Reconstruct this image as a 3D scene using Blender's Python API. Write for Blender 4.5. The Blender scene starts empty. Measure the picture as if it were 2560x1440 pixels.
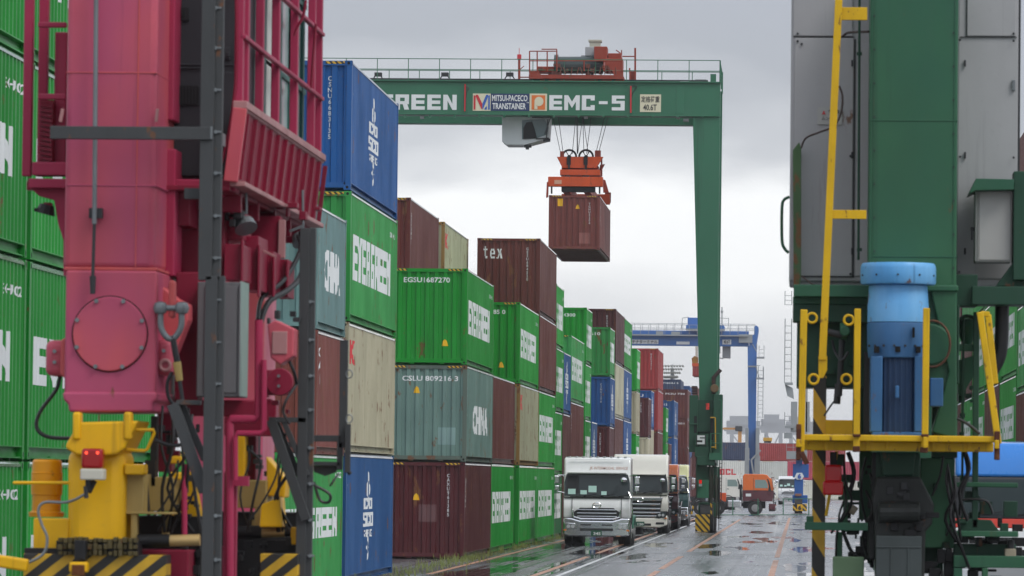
import bpy, math, random
from mathutils import Vector, Matrix
random.seed(7)
C = bpy.context.scene.collection
R = math.radians
# ------------------------------------------------------------------ camera, sky, sun, exposure
F = 11800.0; VX, VY = 2003.0, 1203.0; H = 2.48; ROLL = 0.009
yc = Vector((VX-1280, -(VY-720), -F)).normalized()
zc = Vector((math.sin(ROLL), math.cos(ROLL), 0)); zc = (zc - yc*zc.dot(yc)).normalized()
xc = yc.cross(zc)
RM = Matrix((xc, yc, zc))                      # camera -> world
cam_d = bpy.data.cameras.new("camera"); cam = bpy.data.objects.new("camera", cam_d); C.objects.link(cam)
cam_d.sensor_width = 36; cam_d.lens = 36*F/2560; cam_d.clip_start = 0.5; cam_d.clip_end = 9000
cam.matrix_world = Matrix.Translation((0, 0, H)) @ RM.to_4x4()
cam_d.dof.use_dof = True; cam_d.dof.focus_distance = 215; cam_d.dof.aperture_fstop = 9.5
bpy.context.scene.camera = cam

sc = bpy.context.scene
sc.view_settings.view_transform = 'Standard'; sc.view_settings.look = 'None'
sc.view_settings.exposure = 0.36; sc.view_settings.gamma = 1
SUN_EL, SUN_AZ = R(50), R(128)
w = bpy.data.worlds.new("World"); sc.world = w; w.use_nodes = True
nt = w.node_tree; nt.nodes.clear(); N = nt.nodes.new; Lk = nt.links.new
out = N('ShaderNodeOutputWorld'); bg = N('ShaderNodeBackground'); bg.inputs['Strength'].default_value = 0.1
sky = N('ShaderNodeTexSky'); sky.sky_type = 'NISHITA'; sky.sun_disc = False
sky.sun_elevation = SUN_EL; sky.sun_rotation = SUN_AZ
tc = N('ShaderNodeTexCoord'); sep = N('ShaderNodeSeparateXYZ'); Lk(tc.outputs['Generated'], sep.inputs[0])
def wnoise(scale, sx, sz, det=6, rough=0.5):
    mp = N('ShaderNodeMapping'); mp.inputs['Scale'].default_value = (sx, sx, sz); Lk(tc.outputs['Generated'], mp.inputs[0])
    n = N('ShaderNodeTexNoise'); n.inputs['Scale'].default_value = scale; n.inputs['Detail'].default_value = det
    n.inputs['Roughness'].default_value = rough; Lk(mp.outputs[0], n.inputs[0]); return n
def wmath(op, a, b, c=None):
    m = N('ShaderNodeMath'); m.operation = op
    for i, q in enumerate((a, b, c)):
        if q is None: continue
        if isinstance(q, (int, float)): m.inputs[i].default_value = q
        else: Lk(q, m.inputs[i])
    return m.outputs[0]
n1 = wnoise(9, 1, 2.6, 5, .45); n2 = wnoise(22, 1, 3.0, 6, .5)
t = wmath('MULTIPLY_ADD', n1.outputs['Fac'], 0.052, -0.026)
t = wmath('ADD', t, sep.outputs['Z']); t = wmath('ADD', t, wmath('MULTIPLY_ADD', n2.outputs['Fac'], 0.022, -0.011))
t = wmath('MULTIPLY_ADD', sep.outputs['X'], 0.06, t)
t = wmath('MULTIPLY', t, 1/0.3)
cr = N('ShaderNodeValToRGB'); Lk(t, cr.inputs[0]); e = cr.color_ramp.elements
e[0].position = 0; e[0].color = (.60, .61, .63, 1); e[1].position = 1; e[1].color = (.78, .82, .90, 1)
for p, c in ((.09, (.68, .69, .71)), (.145, (.86, .866, .875)), (.20, (.87, .876, .885)), (.245, (.50, .515, .55)), (.29, (.36, .378, .42)), (.42, (.37, .39, .45)), (.6, (.56, .59, .65))):
    x = e.new(p); x.color = (*c, 1)
vm = N('ShaderNodeVectorMath'); vm.operation = 'SCALE'; Lk(cr.outputs[0], vm.inputs[0]); vm.inputs['Scale'].default_value = 10.0
mx = N('ShaderNodeMix'); mx.data_type = 'RGBA'; mx.inputs[0].default_value = 0.93
Lk(sky.outputs[0], mx.inputs[6]); Lk(vm.outputs[0], mx.inputs[7]); Lk(mx.outputs[2], bg.inputs[0]); Lk(bg.outputs[0], out.inputs[0])
sd = bpy.data.lights.new("sun", 'SUN'); sd.energy = 1.3; sd.angle = R(25); sd.color = (1, .97, .93)
so = bpy.data.objects.new("sun", sd); C.objects.link(so)
so.rotation_euler = Vector((math.sin(SUN_AZ)*math.cos(SUN_EL), math.cos(SUN_AZ)*math.cos(SUN_EL), math.sin(SUN_EL))).to_track_quat('Z', 'Y').to_euler()

# ------------------------------------------------------------------ helpers
def W(px, py, Y):
    d = RM @ Vector(((px-1280)/F, -(py-720)/F, -1.0)); return Vector((0, 0, H)) + d*(Y/d.y)
ORG = {}
def tag(o, label=None, cat=None, group=None, kind=None):
    if label: o['label'] = label
    if cat: o['category'] = cat
    if group: o['group'] = group
    if kind: o['kind'] = kind
    return o
def thing(name, label, cat, loc=(0, 0, 0), group=None, rz=0, local=False):
    o = bpy.data.objects.new(name, None); C.objects.link(o); o.location = loc; o.rotation_euler = (0, 0, rz)
    ORG[o.name] = Vector((0, 0, 0)) if local else Vector(loc)
    return tag(o, label, cat, group)
SPLIT = set('bogie_bracket undercarriage gear_case brace side_plate wheel gearbox machinery_house door_panel work_lamp bolt rung sheave operator_cab guide_post splice_plate lug_plate gear_block trolley_wheel trolley_gear seam weld_seam latch hinge door_seam chain window_blind end_beam bracket_shoe ribbed_casing hanger axle axle_sleeve pink_pipe pink_upright hose cable support_frame rail_post bracket access_steps access_post step_bar sill_beam striped_bracket under_beam edge_strip tab louvre_panel wiper beacon_bulb dashboard_paper bumper_slot floodlight girder round_plate spray_mark machinery_box platform_beam motor_bracket valve_block swing_bracket yellow_angle rusty_bracket bracket_shoe rail_bracket lamp_body gear_motor side_clutter ladder railing_post bolt control_box pipe_clamp festoon_cable festoon_trolley red_bracket junction_box trolley_rail motor_housing rib cross_bar base_beam inner_panel cable_reel_housing guide_flap hydraulic_unit sheave_arm telescopic_beam bogie_head trolley post leg red_beacon drive_hub box_door box_handle slot ventilator motor bogie_arm grille_bar round_mirror rail_ring post apron_rail rail leg_foot hoist_rope lamp_shell'.split())
class MB:
    def __init__(s): s.v = []; s.f = []; s.m = []; s.pc = []
    def add(s, vs, fs, m=0):
        b = len(s.v); s.v += [tuple(q) for q in vs]; s.pc.append((b, len(s.f)))
        for f in fs: s.f.append([b+i for i in f]); s.m.append(m)
        return s
    def box(s, x0, y0, z0, x1, y1, z1, m=0):
        if x0 > x1: x0, x1 = x1, x0
        if y0 > y1: y0, y1 = y1, y0
        if z0 > z1: z0, z1 = z1, z0
        return s.add([(x0,y0,z0),(x1,y0,z0),(x1,y1,z0),(x0,y1,z0),(x0,y0,z1),(x1,y0,z1),(x1,y1,z1),(x0,y1,z1)],
              [(0,3,2,1),(4,5,6,7),(0,1,5,4),(1,2,6,5),(2,3,7,6),(3,0,4,7)], m)
    def beam(s, p, q, w, h, m=0, up=(0, 0, 1)):
        p = Vector(p); q = Vector(q); d = (q-p).normalized(); u = Vector(up)
        if abs(d.dot(u)) > .97: u = Vector((0, 1, 0))
        a = d.cross(u).normalized()*w/2; b = a.cross(d).normalized()*h/2
        vs = [p-a-b, p+a-b, p+a+b, p-a+b, q-a-b, q+a-b, q+a+b, q-a+b]
        return s.add(vs, [(0,3,2,1),(4,5,6,7),(0,1,5,4),(1,2,6,5),(2,3,7,6),(3,0,4,7)][:2]+[(0,1,5,4),(1,2,6,5),(2,3,7,6),(3,0,4,7)], m)
    def tube(s, p, q, r, n=12, r2=None, m=0):
        p = Vector(p); q = Vector(q); r2 = r if r2 is None else r2; d = (q-p).normalized()
        u = Vector((0, 0, 1)) if abs(d.z) < .9 else Vector((1, 0, 0))
        a = d.cross(u).normalized(); b = d.cross(a).normalized(); vs = []
        for c, rr in ((p, r), (q, r2)):
            for i in range(n):
                t = 2*math.pi*i/n; vs.append(c+(a*math.cos(t)+b*math.sin(t))*rr)
        fs = [(i, (i+1) % n, n+(i+1) % n, n+i) for i in range(n)] + [tuple(range(n))[::-1], tuple(range(n, 2*n))]
        return s.add(vs, fs, m)
    def pipe(s, pts, r, n=8, m=0, closed=False, sub=0):
        pts = [Vector(p) for p in pts]
        if sub:                                   # Catmull-Rom
            o = []; k = len(pts)
            for i in range(k-1):
                p0, p1, p2, p3 = pts[max(i-1, 0)], pts[i], pts[i+1], pts[min(i+2, k-1)]
                for j in range(sub):
                    t = j/sub; o.append(.5*((2*p1)+(p2-p0)*t+(2*p0-5*p1+4*p2-p3)*t*t+(3*p1-p0-3*p2+p3)*t**3))
            pts = o+[pts[-1]]
        k = len(pts); vs = []; a = None
        for i, p in enumerate(pts):
            if closed: d = (pts[(i+1) % k]-pts[i-1]).normalized()
            else: d = (pts[min(i+1, k-1)]-pts[max(i-1, 0)]).normalized()
            if a is None:
                u = Vector((0, 0, 1)) if abs(d.z) < .9 else Vector((1, 0, 0)); a = d.cross(u).normalized()
            a = (a-d*a.dot(d)).normalized(); b = d.cross(a)
            for j in range(n):
                t = 2*math.pi*j/n; vs.append(p+(a*math.cos(t)+b*math.sin(t))*r)
        fs = []
        for i in range(k if closed else k-1):
            i2 = (i+1) % k
            for j in range(n): fs.append((i*n+j, i*n+(j+1) % n, i2*n+(j+1) % n, i2*n+j))
        if not closed: fs += [tuple(range(n))[::-1], tuple(range((k-1)*n, k*n))]
        return s.add(vs, fs, m)
    def prism(s, poly, ax, a, b, m=0):
        n = len(poly)
        mk = {'x': lambda c, p: (c, p[0], p[1]), 'y': lambda c, p: (p[0], c, p[1]), 'z': lambda c, p: (p[0], p[1], c)}[ax]
        vs = [mk(a, p) for p in poly]+[mk(b, p) for p in poly]
        return s.add(vs, [tuple(range(n))[::-1], tuple(range(n, 2*n))]+[(i, (i+1) % n, n+(i+1) % n, n+i) for i in range(n)], m)
    def rev(s, cx, cy, prof, n=20, m=0):
        vs = []
        for z, r in prof:
            for i in range(n):
                t = 2*math.pi*i/n; vs.append((cx+r*math.cos(t), cy+r*math.sin(t), z))
        k = len(prof); fs = [(i*n+j, i*n+(j+1) % n, (i+1)*n+(j+1) % n, (i+1)*n+j) for i in range(k-1) for j in range(n)]
        fs += [tuple(range(n))[::-1], tuple(range((k-1)*n, k*n))]
        return s.add(vs, fs, m)
    # pixel-measured box: rectangle in the photo, at real depth Y, real thickness dep
    def rb(s, x0, y0, x1, y1, Y, dep, m=0):
        a = W(x0, (y0+y1)/2, Y); b = W(x1, (y0+y1)/2, Y); t = W((x0+x1)/2, y0, Y); u = W((x0+x1)/2, y1, Y)
        return s.box(a.x, Y, u.z, b.x, Y+dep, t.z, m)
    def rp(s, pts, Y, dep, m=0):
        q = [W(x, y, Y) for x, y in pts]; return s.prism([(p.x, p.z) for p in q], 'y', Y, Y+dep, m)
    def rl(s, x0, y0, x1, y1, Y, w, h=None, Y2=None, m=0):
        return s.beam(W(x0, y0, Y), W(x1, y1, Y if Y2 is None else Y2), w, h or w, m)
    def rt(s, x0, y0, x1, y1, Y, r, Y2=None, n=10, m=0, r2=None):
        return s.tube(W(x0, y0, Y), W(x1, y1, Y if Y2 is None else Y2), r, n, r2, m)
    def build(s, name, mats, parent=None, bevel=0, smooth=False, seg=2):
        if not isinstance(mats, (list, tuple)): mats = [mats]
        if name in SPLIT and len(s.pc) > 1:
            o0 = None; pc = s.pc+[(len(s.v), len(s.f))]
            for (a, fa), (b_, fb) in zip(pc, pc[1:]):
                q = MB(); q.v = s.v[a:b_]; q.f = [[i-a for i in f] for f in s.f[fa:fb]]; q.m = s.m[fa:fb]
                o = q.build(name, mats, parent, bevel, smooth, seg); o0 = o0 or o
            return o0
        org = ORG.get(parent.name, Vector((0, 0, 0))) if parent else Vector((0, 0, 0))
        me = bpy.data.meshes.new(name); me.from_pydata([(v[0]-org.x, v[1]-org.y, v[2]-org.z) for v in s.v], [], s.f)
        for m in mats: me.materials.append(m)
        for p, mi in zip(me.polygons, s.m): p.material_index = mi
        fixn(me)
        if smooth:
            for p in me.polygons: p.use_smooth = True
            me.set_sharp_from_angle(angle=R(38))
        o = bpy.data.objects.new(name, me); C.objects.link(o); o.parent = parent; ORG[o.name] = org
        if bevel:
            b = o.modifiers.new('bevel', 'BEVEL'); b.width = bevel; b.segments = seg; b.limit_method = 'ANGLE'; b.angle_limit = R(40)
            b.harden_normals = False
        return o
import bmesh
def fixn(me):
    bm = bmesh.new(); bm.from_mesh(me); bmesh.ops.recalc_face_normals(bm, faces=bm.faces); bm.to_mesh(me); bm.free()

# ------------------------------------------------------------------ materials
MC = {}
def nmat(name):
    m = bpy.data.materials.new(name); m.use_nodes = True; return m, m.node_tree, m.node_tree.nodes['Principled BSDF']
def mixc(t, fac, a, b, op='MIX'):
    x = t.nodes.new('ShaderNodeMix'); x.data_type = 'RGBA'; x.blend_type = op
    for i, q in ((0, fac), (6, a), (7, b)):
        if isinstance(q, (int, float)): x.inputs[i].default_value = q
        elif isinstance(q, tuple): x.inputs[i].default_value = (*q, 1)
        else: t.links.new(q, x.inputs[i])
    return x.outputs[2]
def paint(name, col, rough=.42, dirt=.35, rust=0.0, metal=0.0, sc=1.0, bump=.15, coat=0, spec=.28, fade=None, runs=.0, bd=.01):
    if name in MC: return MC[name]
    m, t, b = nmat(name); n = t.nodes.new; l = t.links.new
    g = n('ShaderNodeTexCoord'); oi = n('ShaderNodeObjectInfo')
    mul = n('ShaderNodeMath'); mul.operation = 'MULTIPLY'; mul.inputs[1].default_value = 37; l(oi.outputs['Random'], mul.inputs[0])
    ad = n('ShaderNodeVectorMath'); l(g.outputs['Object'], ad.inputs[0]); l(mul.outputs[0], ad.inputs[1])
    def noise(s, vec=(1, 1, 1), det=4, ro=.6):
        mp = n('ShaderNodeMapping'); mp.inputs['Scale'].default_value = vec; l(ad.outputs[0], mp.inputs[0])
        q = n('ShaderNodeTexNoise'); q.inputs['Scale'].default_value = s; q.inputs['Detail'].default_value = det; q.inputs['Roughness'].default_value = ro
        l(mp.outputs[0], q.inputs[0]); return q.outputs['Fac']
    def mr(x, a, bb, c=0., d=1.):
        q = n('ShaderNodeMapRange'); q.inputs[1].default_value = a; q.inputs[2].default_value = bb; q.inputs[3].default_value = c; q.inputs[4].default_value = d
        l(x, q.inputs[0]); return q.outputs[0]
    big = noise(.9*sc, (1, 1, .6)); streak = noise(7*sc, (1, 1, .07), 3); fine = noise(30*sc)
    base = col
    if fade: base = mixc(t, mr(noise(.55*sc, (1, 1, .5), 3), .38, .62), col, fade)
    base = mixc(t, 1.0, base, oi.outputs['Color'], 'MULTIPLY')
    c = mixc(t, mr(big, .35, .7, 0, dirt), base, tuple(q*.55+.006 for q in col))
    c = mixc(t, mr(streak, .5, .75, 0, dirt*.8), c, tuple(q*.8+.016 for q in col))
    c = mixc(t, mr(fine, .62, .75, 0, dirt*.5), c, (.06, .055, .05))
    if runs > 0:
        c = mixc(t, mr(noise(5*sc, (1, 1, .035), 5, .7), .60, .68, 0, runs), c, tuple(q*.35+.01 for q in col))
        c = mixc(t, mr(noise(2.3*sc, (1, 1, .09), 6, .75), .64, .70, 0, runs), c, (.11, .045, .02))
    if rust > 0:
        rn = noise(3.2*sc, (1, 1, .45), 8, .68)
        c = mixc(t, mr(rn, .70-rust*.18, .74-rust*.18, 0, .85), c, mixc(t, fine, (.10, .035, .015), (.20, .09, .04)))
    l(c, b.inputs['Base Color']); b.inputs['Metallic'].default_value = metal
    l(mr(big, .3, .7, rough-.07, rough+.13), b.inputs['Roughness'])
    b.inputs['Specular IOR Level'].default_value = spec
    if coat: b.inputs['Coat Weight'].default_value = coat; b.inputs['Coat Roughness'].default_value = .08
    if bump:
        bp = n('ShaderNodeBump'); bp.inputs['Strength'].default_value = bump; bp.inputs['Distance'].default_value = bd
        l(mixc(t, .5, big, fine), bp.inputs['Height']); l(bp.outputs[0], b.inputs['Normal'])
    MC[name] = m; return m
def plain(name, col, rough=.5, metal=0, emit=None, es=1, alpha=None, trans=0, ior=1.45):
    if name in MC: return MC[name]
    m, t, b = nmat(name); b.inputs['Base Color'].default_value = (*col, 1); b.inputs['Roughness'].default_value = rough; b.inputs['Metallic'].default_value = metal
    b.inputs['Transmission Weight'].default_value = trans; b.inputs['IOR'].default_value = ior
    if emit: b.inputs['Emission Color'].default_value = (*emit, 1); b.inputs['Emission Strength'].default_value = es
    MC[name] = m; return m
def stripes(name, a, bcol, k, dirs=(1, 0, 1), rough=.5, thr=.5, off=0):
    m, t, b = nmat(name); n = t.nodes.new; l = t.links.new
    g = n('ShaderNodeTexCoord'); d = n('ShaderNodeVectorMath'); d.operation = 'DOT_PRODUCT'; d.inputs[1].default_value = tuple(k*q for q in dirs); l(g.outputs['Object'], d.inputs[0])
    fo = n('ShaderNodeMath'); fo.inputs[1].default_value = off+1000; l(d.outputs['Value'], fo.inputs[0])
    f = n('ShaderNodeMath'); f.operation = 'FRACT'; l(fo.outputs[0], f.inputs[0])
    c = n('ShaderNodeMath'); c.operation = 'GREATER_THAN'; c.inputs[1].default_value = thr; l(f.outputs[0], c.inputs[0])
    nz = n('ShaderNodeTexNoise'); nz.inputs['Scale'].default_value = 9; l(g.outputs['Object'], nz.inputs[0])
    cc = mixc(t, c.outputs[0], a, bcol); cc = mixc(t, mixc(t, nz.outputs['Fac'], (0, 0, 0), (.45, .45, .45)), cc, (.05, .045, .03))
    l(cc, b.inputs['Base Color']); b.inputs['Roughness'].default_value = rough; return m
YEL = (.72, .42, .012); BLK = (.012, .012, .013)
m_white = paint('white_marking', (.72, .74, .74), .5, .25, bump=0)
m_rusty_white = m_white
m_yel_dec = plain('yellow_decal', (.75, .42, .01), .5)
m_haz_s = stripes('hazard_small', YEL, BLK, 8, (1, 0, 1))
m_haz = stripes('hazard_plate', YEL, BLK, 3.1, (1, 0, 1))
m_black = paint('black_rubber', (.012, .012, .013), .5, .3)
m_dark = paint('dark_steel', (.035, .037, .04), .5, .4, .1)
m_hole = plain('casting_hole', (.004, .004, .004), .9)
m_glass = plain('dark_glass', (.03, .042, .045), .1); m_glass.node_tree.nodes['Principled BSDF'].inputs['Specular IOR Level'].default_value = .35
m_chrome = plain('chrome', (.72, .73, .75), .12, 1)
m_rubber = plain('tyre_rubber', (.015, .015, .016), .7)
m_grey = paint('grey_paint', (.32, .33, .34), .45, .25)
m_red_l = plain('red_lamp', (.6, .005, .005), .15, emit=(1, .02, .01), es=.25)

# ------------------------------------------------------------------ block letters and text, as 2-D polygons
def rc(a, b, c, d): return [(a, b), (c, b), (c, d), (a, d)]
LET = {
 'E': [rc(0,0,1.7,7), rc(1.7,0,5,1.6), rc(1.7,2.7,4.8,4.3), rc(1.7,5.4,5,7)],
 'V': [[(0,7),(1.7,7),(2.5,2.6),(2.5,0),(1.5,0)], [(3.3,7),(5,7),(3.5,0),(2.5,0),(2.5,2.6)]],
 'R': [rc(0,0,1.7,7), rc(1.7,5.5,3.4,7), rc(3.4,3.9,5,7), rc(1.7,2.5,5,3.9), [(2.7,2.5),(4.4,2.5),(5.1,0),(3.3,0)]],
 'G': [rc(0,0,1.7,7), rc(1.7,5.4,5,7), rc(1.7,0,3.4,1.5), rc(3.4,0,5,3.9), rc(2.5,2.7,3.4,3.9)],
 'N': [rc(0,0,1.6,7), rc(3.4,0,5,7), [(1.6,7),(1.6,4.2),(3.4,0),(3.4,2.8)]],
 'M': [rc(0,0,1.5,7), rc(4.5,0,6,7), [(1.5,7),(1.5,4),(3,1),(3,4)], [(3,4),(3,1),(4.5,4),(4.5,7)]],
 'C': [rc(0,0,1.7,7), rc(1.7,5.4,5,7), rc(1.7,0,5,1.6), rc(3.4,4.6,5,5.4), rc(3.4,1.6,5,2.4)],
 '-': [rc(.8,2.9,4.2,4.3)],
 '5': [rc(0,3.2,1.7,7), rc(1.7,5.5,5,7), rc(1.7,3.2,5,4.5), rc(3.4,0,5,3.2), rc(0,0,3.4,1.5)],
 'S': [rc(0,3.2,1.6,7), rc(1.6,5.5,5,7), rc(1.6,2.9,5,4.3), rc(3.4,0,5,2.9), rc(0,0,3.4,1.5)],
 'O': [rc(0,0,1.7,7), rc(3.3,0,5,7), rc(1.7,5.4,3.3,7), rc(1.7,0,3.3,1.6)],
 'L': [rc(0,0,1.7,7), rc(1.7,0,5,1.6)],
 't': [rc(1,1.2,2.2,6.3), rc(0,4.2,1,5), rc(2.2,4.2,3.4,5), rc(1.4,0,3.4,1.2)],
 'e': [rc(0,1,1.2,4), rc(.6,4,3.6,5), rc(1.2,2.1,4.2,2.9), rc(3,2.9,4.2,4), rc(.6,0,4,1)],
 'x': [[(.3,0),(1.5,0),(4.3,5),(3.1,5)], [(0.2,5),(1.7,5),(2.35,3.75),(1.7,2.65)], [(2.9,2.2),(3.6,3.4),(4.9,0),(3.3,0)], rc(-.3,-.01,.3,.6)],
}
def blocks(word, u0, v0, w_, h_, gap=.7):
    lens = [6 if c == 'M' else 5 for c in word]; tot = sum(lens)+gap*(len(word)-1); k = w_/tot; q = h_/7; o = []; x = 0
    for c, ln in zip(word, lens):
        for p in LET.get(c, []): o.append([(u0+(x+a)*k, v0+b*q) for a, b in p])
        x += ln+gap
    return o
TC = {}
def text(body, size=1.0, bold=.0, align='LEFT', ls=1.0):
    key = (body, bold, align, ls)
    if key not in TC:
        cu = bpy.data.curves.new('t', 'FONT'); cu.body = body; cu.size = 1; cu.offset = bold; cu.align_x = align; cu.resolution_u = 2; cu.space_line = ls
        cu.fill_mode = 'FRONT' if hasattr(cu, 'fill_mode') else cu.fill_mode
        o = bpy.data.objects.new('t', cu); C.objects.link(o); dg = bpy.context.evaluated_depsgraph_get()
        me = bpy.data.meshes.new_from_object(o.evaluated_get(dg)); TC[key] = [[tuple(me.vertices[i].co[:2]) for i in p.vertices] for p in me.polygons]
        bpy.data.objects.remove(o); bpy.data.curves.remove(cu); bpy.data.meshes.remove(me)
    return [[(a*size, b*size) for a, b in p] for p in TC[key]]
def fit(polys, u0, v0, u1, v1):
    xs = [a for p in polys for a, b in p]; ys = [b for p in polys for a, b in p]; x0, x1, y0, y1 = min(xs), max(xs), min(ys), max(ys)
    return [[(u0+(a-x0)/(x1-x0)*(u1-u0), v0+(b-y0)/(y1-y0)*(v1-v0)) for a, b in p] for p in polys]
def moved(polys, u, v, k=1): return [[(a*k+u, b*k+v) for a, b in p] for p in polys]
def clipu(poly, a, ge):
    o = []; n = len(poly)
    for i in range(n):
        p, q = poly[i], poly[(i+1) % n]; ip = (p[0] >= a) if ge else (p[0] <= a); iq = (q[0] >= a) if ge else (q[0] <= a)
        if ip: o.append(p)
        if ip != iq and q[0] != p[0]:
            t = (a-p[0])/(q[0]-p[0]); o.append((a, p[1]+t*(q[1]-p[1])))
    return o
def flat(mb, polys, fn, m=0):
    for p in polys: mb.add([fn(a, b) for a, b in p], [tuple(range(len(p)))], m)
    return mb
def sign3(name, Y, x0, y0, x1, y1, polys, mat, parent, eps=.012):
    """polygons in unit square fitted to a measured rectangle standing at depth Y"""
    a = W(x0, y1, Y); b = W(x1, y0, Y); q = fit(polys, a.x, a.z, b.x, b.z)
    mb = MB(); flat(mb, q, lambda u, v: (u, Y-eps, v)); return mb.build(name, mat, parent)
# ------------------------------------------------------------------ ground
def ground_mat(name, base, puddle, slabs=False, seed=0):
    m, t, b = nmat(name); n = t.nodes.new; l = t.links.new
    g = n('ShaderNodeTexCoord')
    def noise(s, vec=(1, 1, 1), det=5, ro=.55, loc=0):
        mp = n('ShaderNodeMapping'); mp.inputs['Scale'].default_value = vec; mp.inputs['Location'].default_value = (seed+loc, loc, 0); l(g.outputs['Object'], mp.inputs[0])
        q = n('ShaderNodeTexNoise'); q.inputs['Scale'].default_value = s; q.inputs['Detail'].default_value = det; q.inputs['Roughness'].default_value = ro
        l(mp.outputs[0], q.inputs[0]); return q.outputs['Fac']
    def mr(x, a, bb, c=0., d=1.):
        q = n('ShaderNodeMapRange'); q.inputs[1].default_value = a; q.inputs[2].default_value = bb; q.inputs[3].default_value = c; q.inputs[4].default_value = d
        l(x, q.inputs[0]); return q.outputs[0]
    A = noise(.5, (1, .12, 1)); B = noise(6, (1, .5, 1), 6, .7); P = noise(.55, (1, .11, 1), 5, .5, 3.7); Tr = noise(2.2, (1, .015, 1), 3, .5, 9)
    c = mixc(t, mr(A, .3, .7), tuple(q*.7 for q in base), tuple(q*1.35 for q in base)); c = mixc(t, mr(B, .45, .8, 0, .5), c, tuple(q*.55 for q in base))
    hgt = B
    if slabs:
        br = n('ShaderNodeTexBrick'); br.inputs['Scale'].default_value = 1; br.inputs['Brick Width'].default_value = 1.9; br.inputs['Row Height'].default_value = 6.5
        br.inputs['Mortar Size'].default_value = .06; br.offset = .0; br.inputs['Color1'].default_value = (1, 1, 1, 1); br.inputs['Color2'].default_value = (.72, .72, .72, 1); br.inputs['Mortar'].default_value = (.25, .25, .25, 1)
        l(g.outputs['Object'], br.inputs['Vector']); c = mixc(t, 1.0, c, br.outputs['Color'], 'MULTIPLY')
    l(c, b.inputs['Base Color'])
    pm = mr(P, puddle, puddle+.03); tm = mr(Tr, .5, .62, 0, .8)
    rr = mr(A, .3, .7, .17, .36)
    def mf(f, a, bb):
        q = n('ShaderNodeMix'); l(f, q.inputs[0])
        for i, x in ((2, a), (3, bb)):
            if isinstance(x, float): q.inputs[i].default_value = x
            else: l(x, q.inputs[i])
        return q.outputs[0]
    r2 = mf(tm, rr, .16); r3 = mf(pm, r2, .03); l(r3, b.inputs['Roughness'])
    bp = n('ShaderNodeBump'); bp.inputs['Distance'].default_value = .02
    st = mf(pm, mf(tm, .55, .25), .01); l(st, bp.inputs['Strength']); l(hgt, bp.inputs['Height']); l(bp.outputs[0], b.inputs['Normal'])
    return m
def sheet(name, x0, x1, y0, y1, z, m, nx=1):
    mb = MB(); mb.add([(x0, y0, z), (x1, y0, z), (x1, y1, z), (x0, y1, z)], [(0, 1, 2, 3)]); return tag(mb.build(name, m), kind='structure')
sheet('ground', -3000, 3000, -60, 6000, 0, ground_mat('yard_asphalt', (.085, .087, .09), .64, False, 2))
sheet('road', -9.3, -5.9, 20, 335, .004, ground_mat('lane_asphalt', (.05, .052, .055), .50, False, 5))
sheet('crane_runway', -5.85, 3.4, 20, 600, .004, ground_mat('runway_slabs', (.10, .104, .108), .60, True, 8))
m_or = paint('orange_line', (.42, .20, .11), .4, .9, .3, bump=0); m_wl = paint('white_line', (.55, .56, .56), .4, .8, bump=0)
def line(name, segs, wd, m):
    mb = MB()
    for x, y0, y1 in segs: mb.add([(x-wd/2, y0, .008), (x+wd/2, y0, .008), (x+wd/2, y1, .008), (x-wd/2, y1, .008)], [(0, 1, 2, 3)])
    return tag(mb.build(name, m), kind='structure')
line('orange_lane_marking', [(-.76, 95, 148), (-.76, 153, 318), (-3.85, 100, 128), (-3.85, 131, 153), (-3.85, 163, 300), (-6.75, 110, 150), (-6.75, 157, 330), (-9.45, 120, 320)], .17, m_or)
line('white_lane_marking', [(-6.15, 60, 420)], .13, m_wl)
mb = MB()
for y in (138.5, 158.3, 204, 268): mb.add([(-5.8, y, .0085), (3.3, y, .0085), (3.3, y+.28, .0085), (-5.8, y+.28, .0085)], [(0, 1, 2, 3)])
tag(mb.build('expansion_joint', plain('joint_glint', (.22, .225, .23), .15)), kind='structure')  # paler colour stands in for light reflecting off the wet seams
mb = MB(); rnd = random.Random(4)
for x, w_ in ((-8.75, .10), (-8.52, .06), (-8.3, .12), (-8.05, .05), (-6.95, .10), (-6.72, .06), (-6.5, .10), (-7.6, .05)):
    y = 100
    while y < 325:
        l_ = rnd.uniform(8, 40); mb.add([(x-w_/2, y, .0075), (x+w_/2, y, .0075), (x+w_/2+rnd.uniform(-.02, .02), y+l_, .0075), (x-w_/2, y+l_, .0075)], [(0, 1, 2, 3)]); y += l_+rnd.uniform(.5, 8)
tag(mb.build('wheel_track', plain('rut_water', (.02, .021, .023), .03)), kind='structure')
mb = MB()
for k in range(26):
    x = rnd.uniform(-5.4, 3); y = rnd.uniform(118, 300); a, b = rnd.uniform(.15, .6), rnd.uniform(1.5, 7); n = 14; ph = rnd.uniform(0, 6)
    pts = [(x+a*math.cos(t)*(1+.3*math.sin(3*t+ph)), y+b*math.sin(t)*(1+.25*math.cos(2*t+ph)), .0078) for t in [2*math.pi*i/n for i in range(n)]]; mb.add(pts, [tuple(range(n))])
tag(mb.build('puddle', plain('film_water', (.03, .031, .033), .05)), kind='structure')
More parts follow.
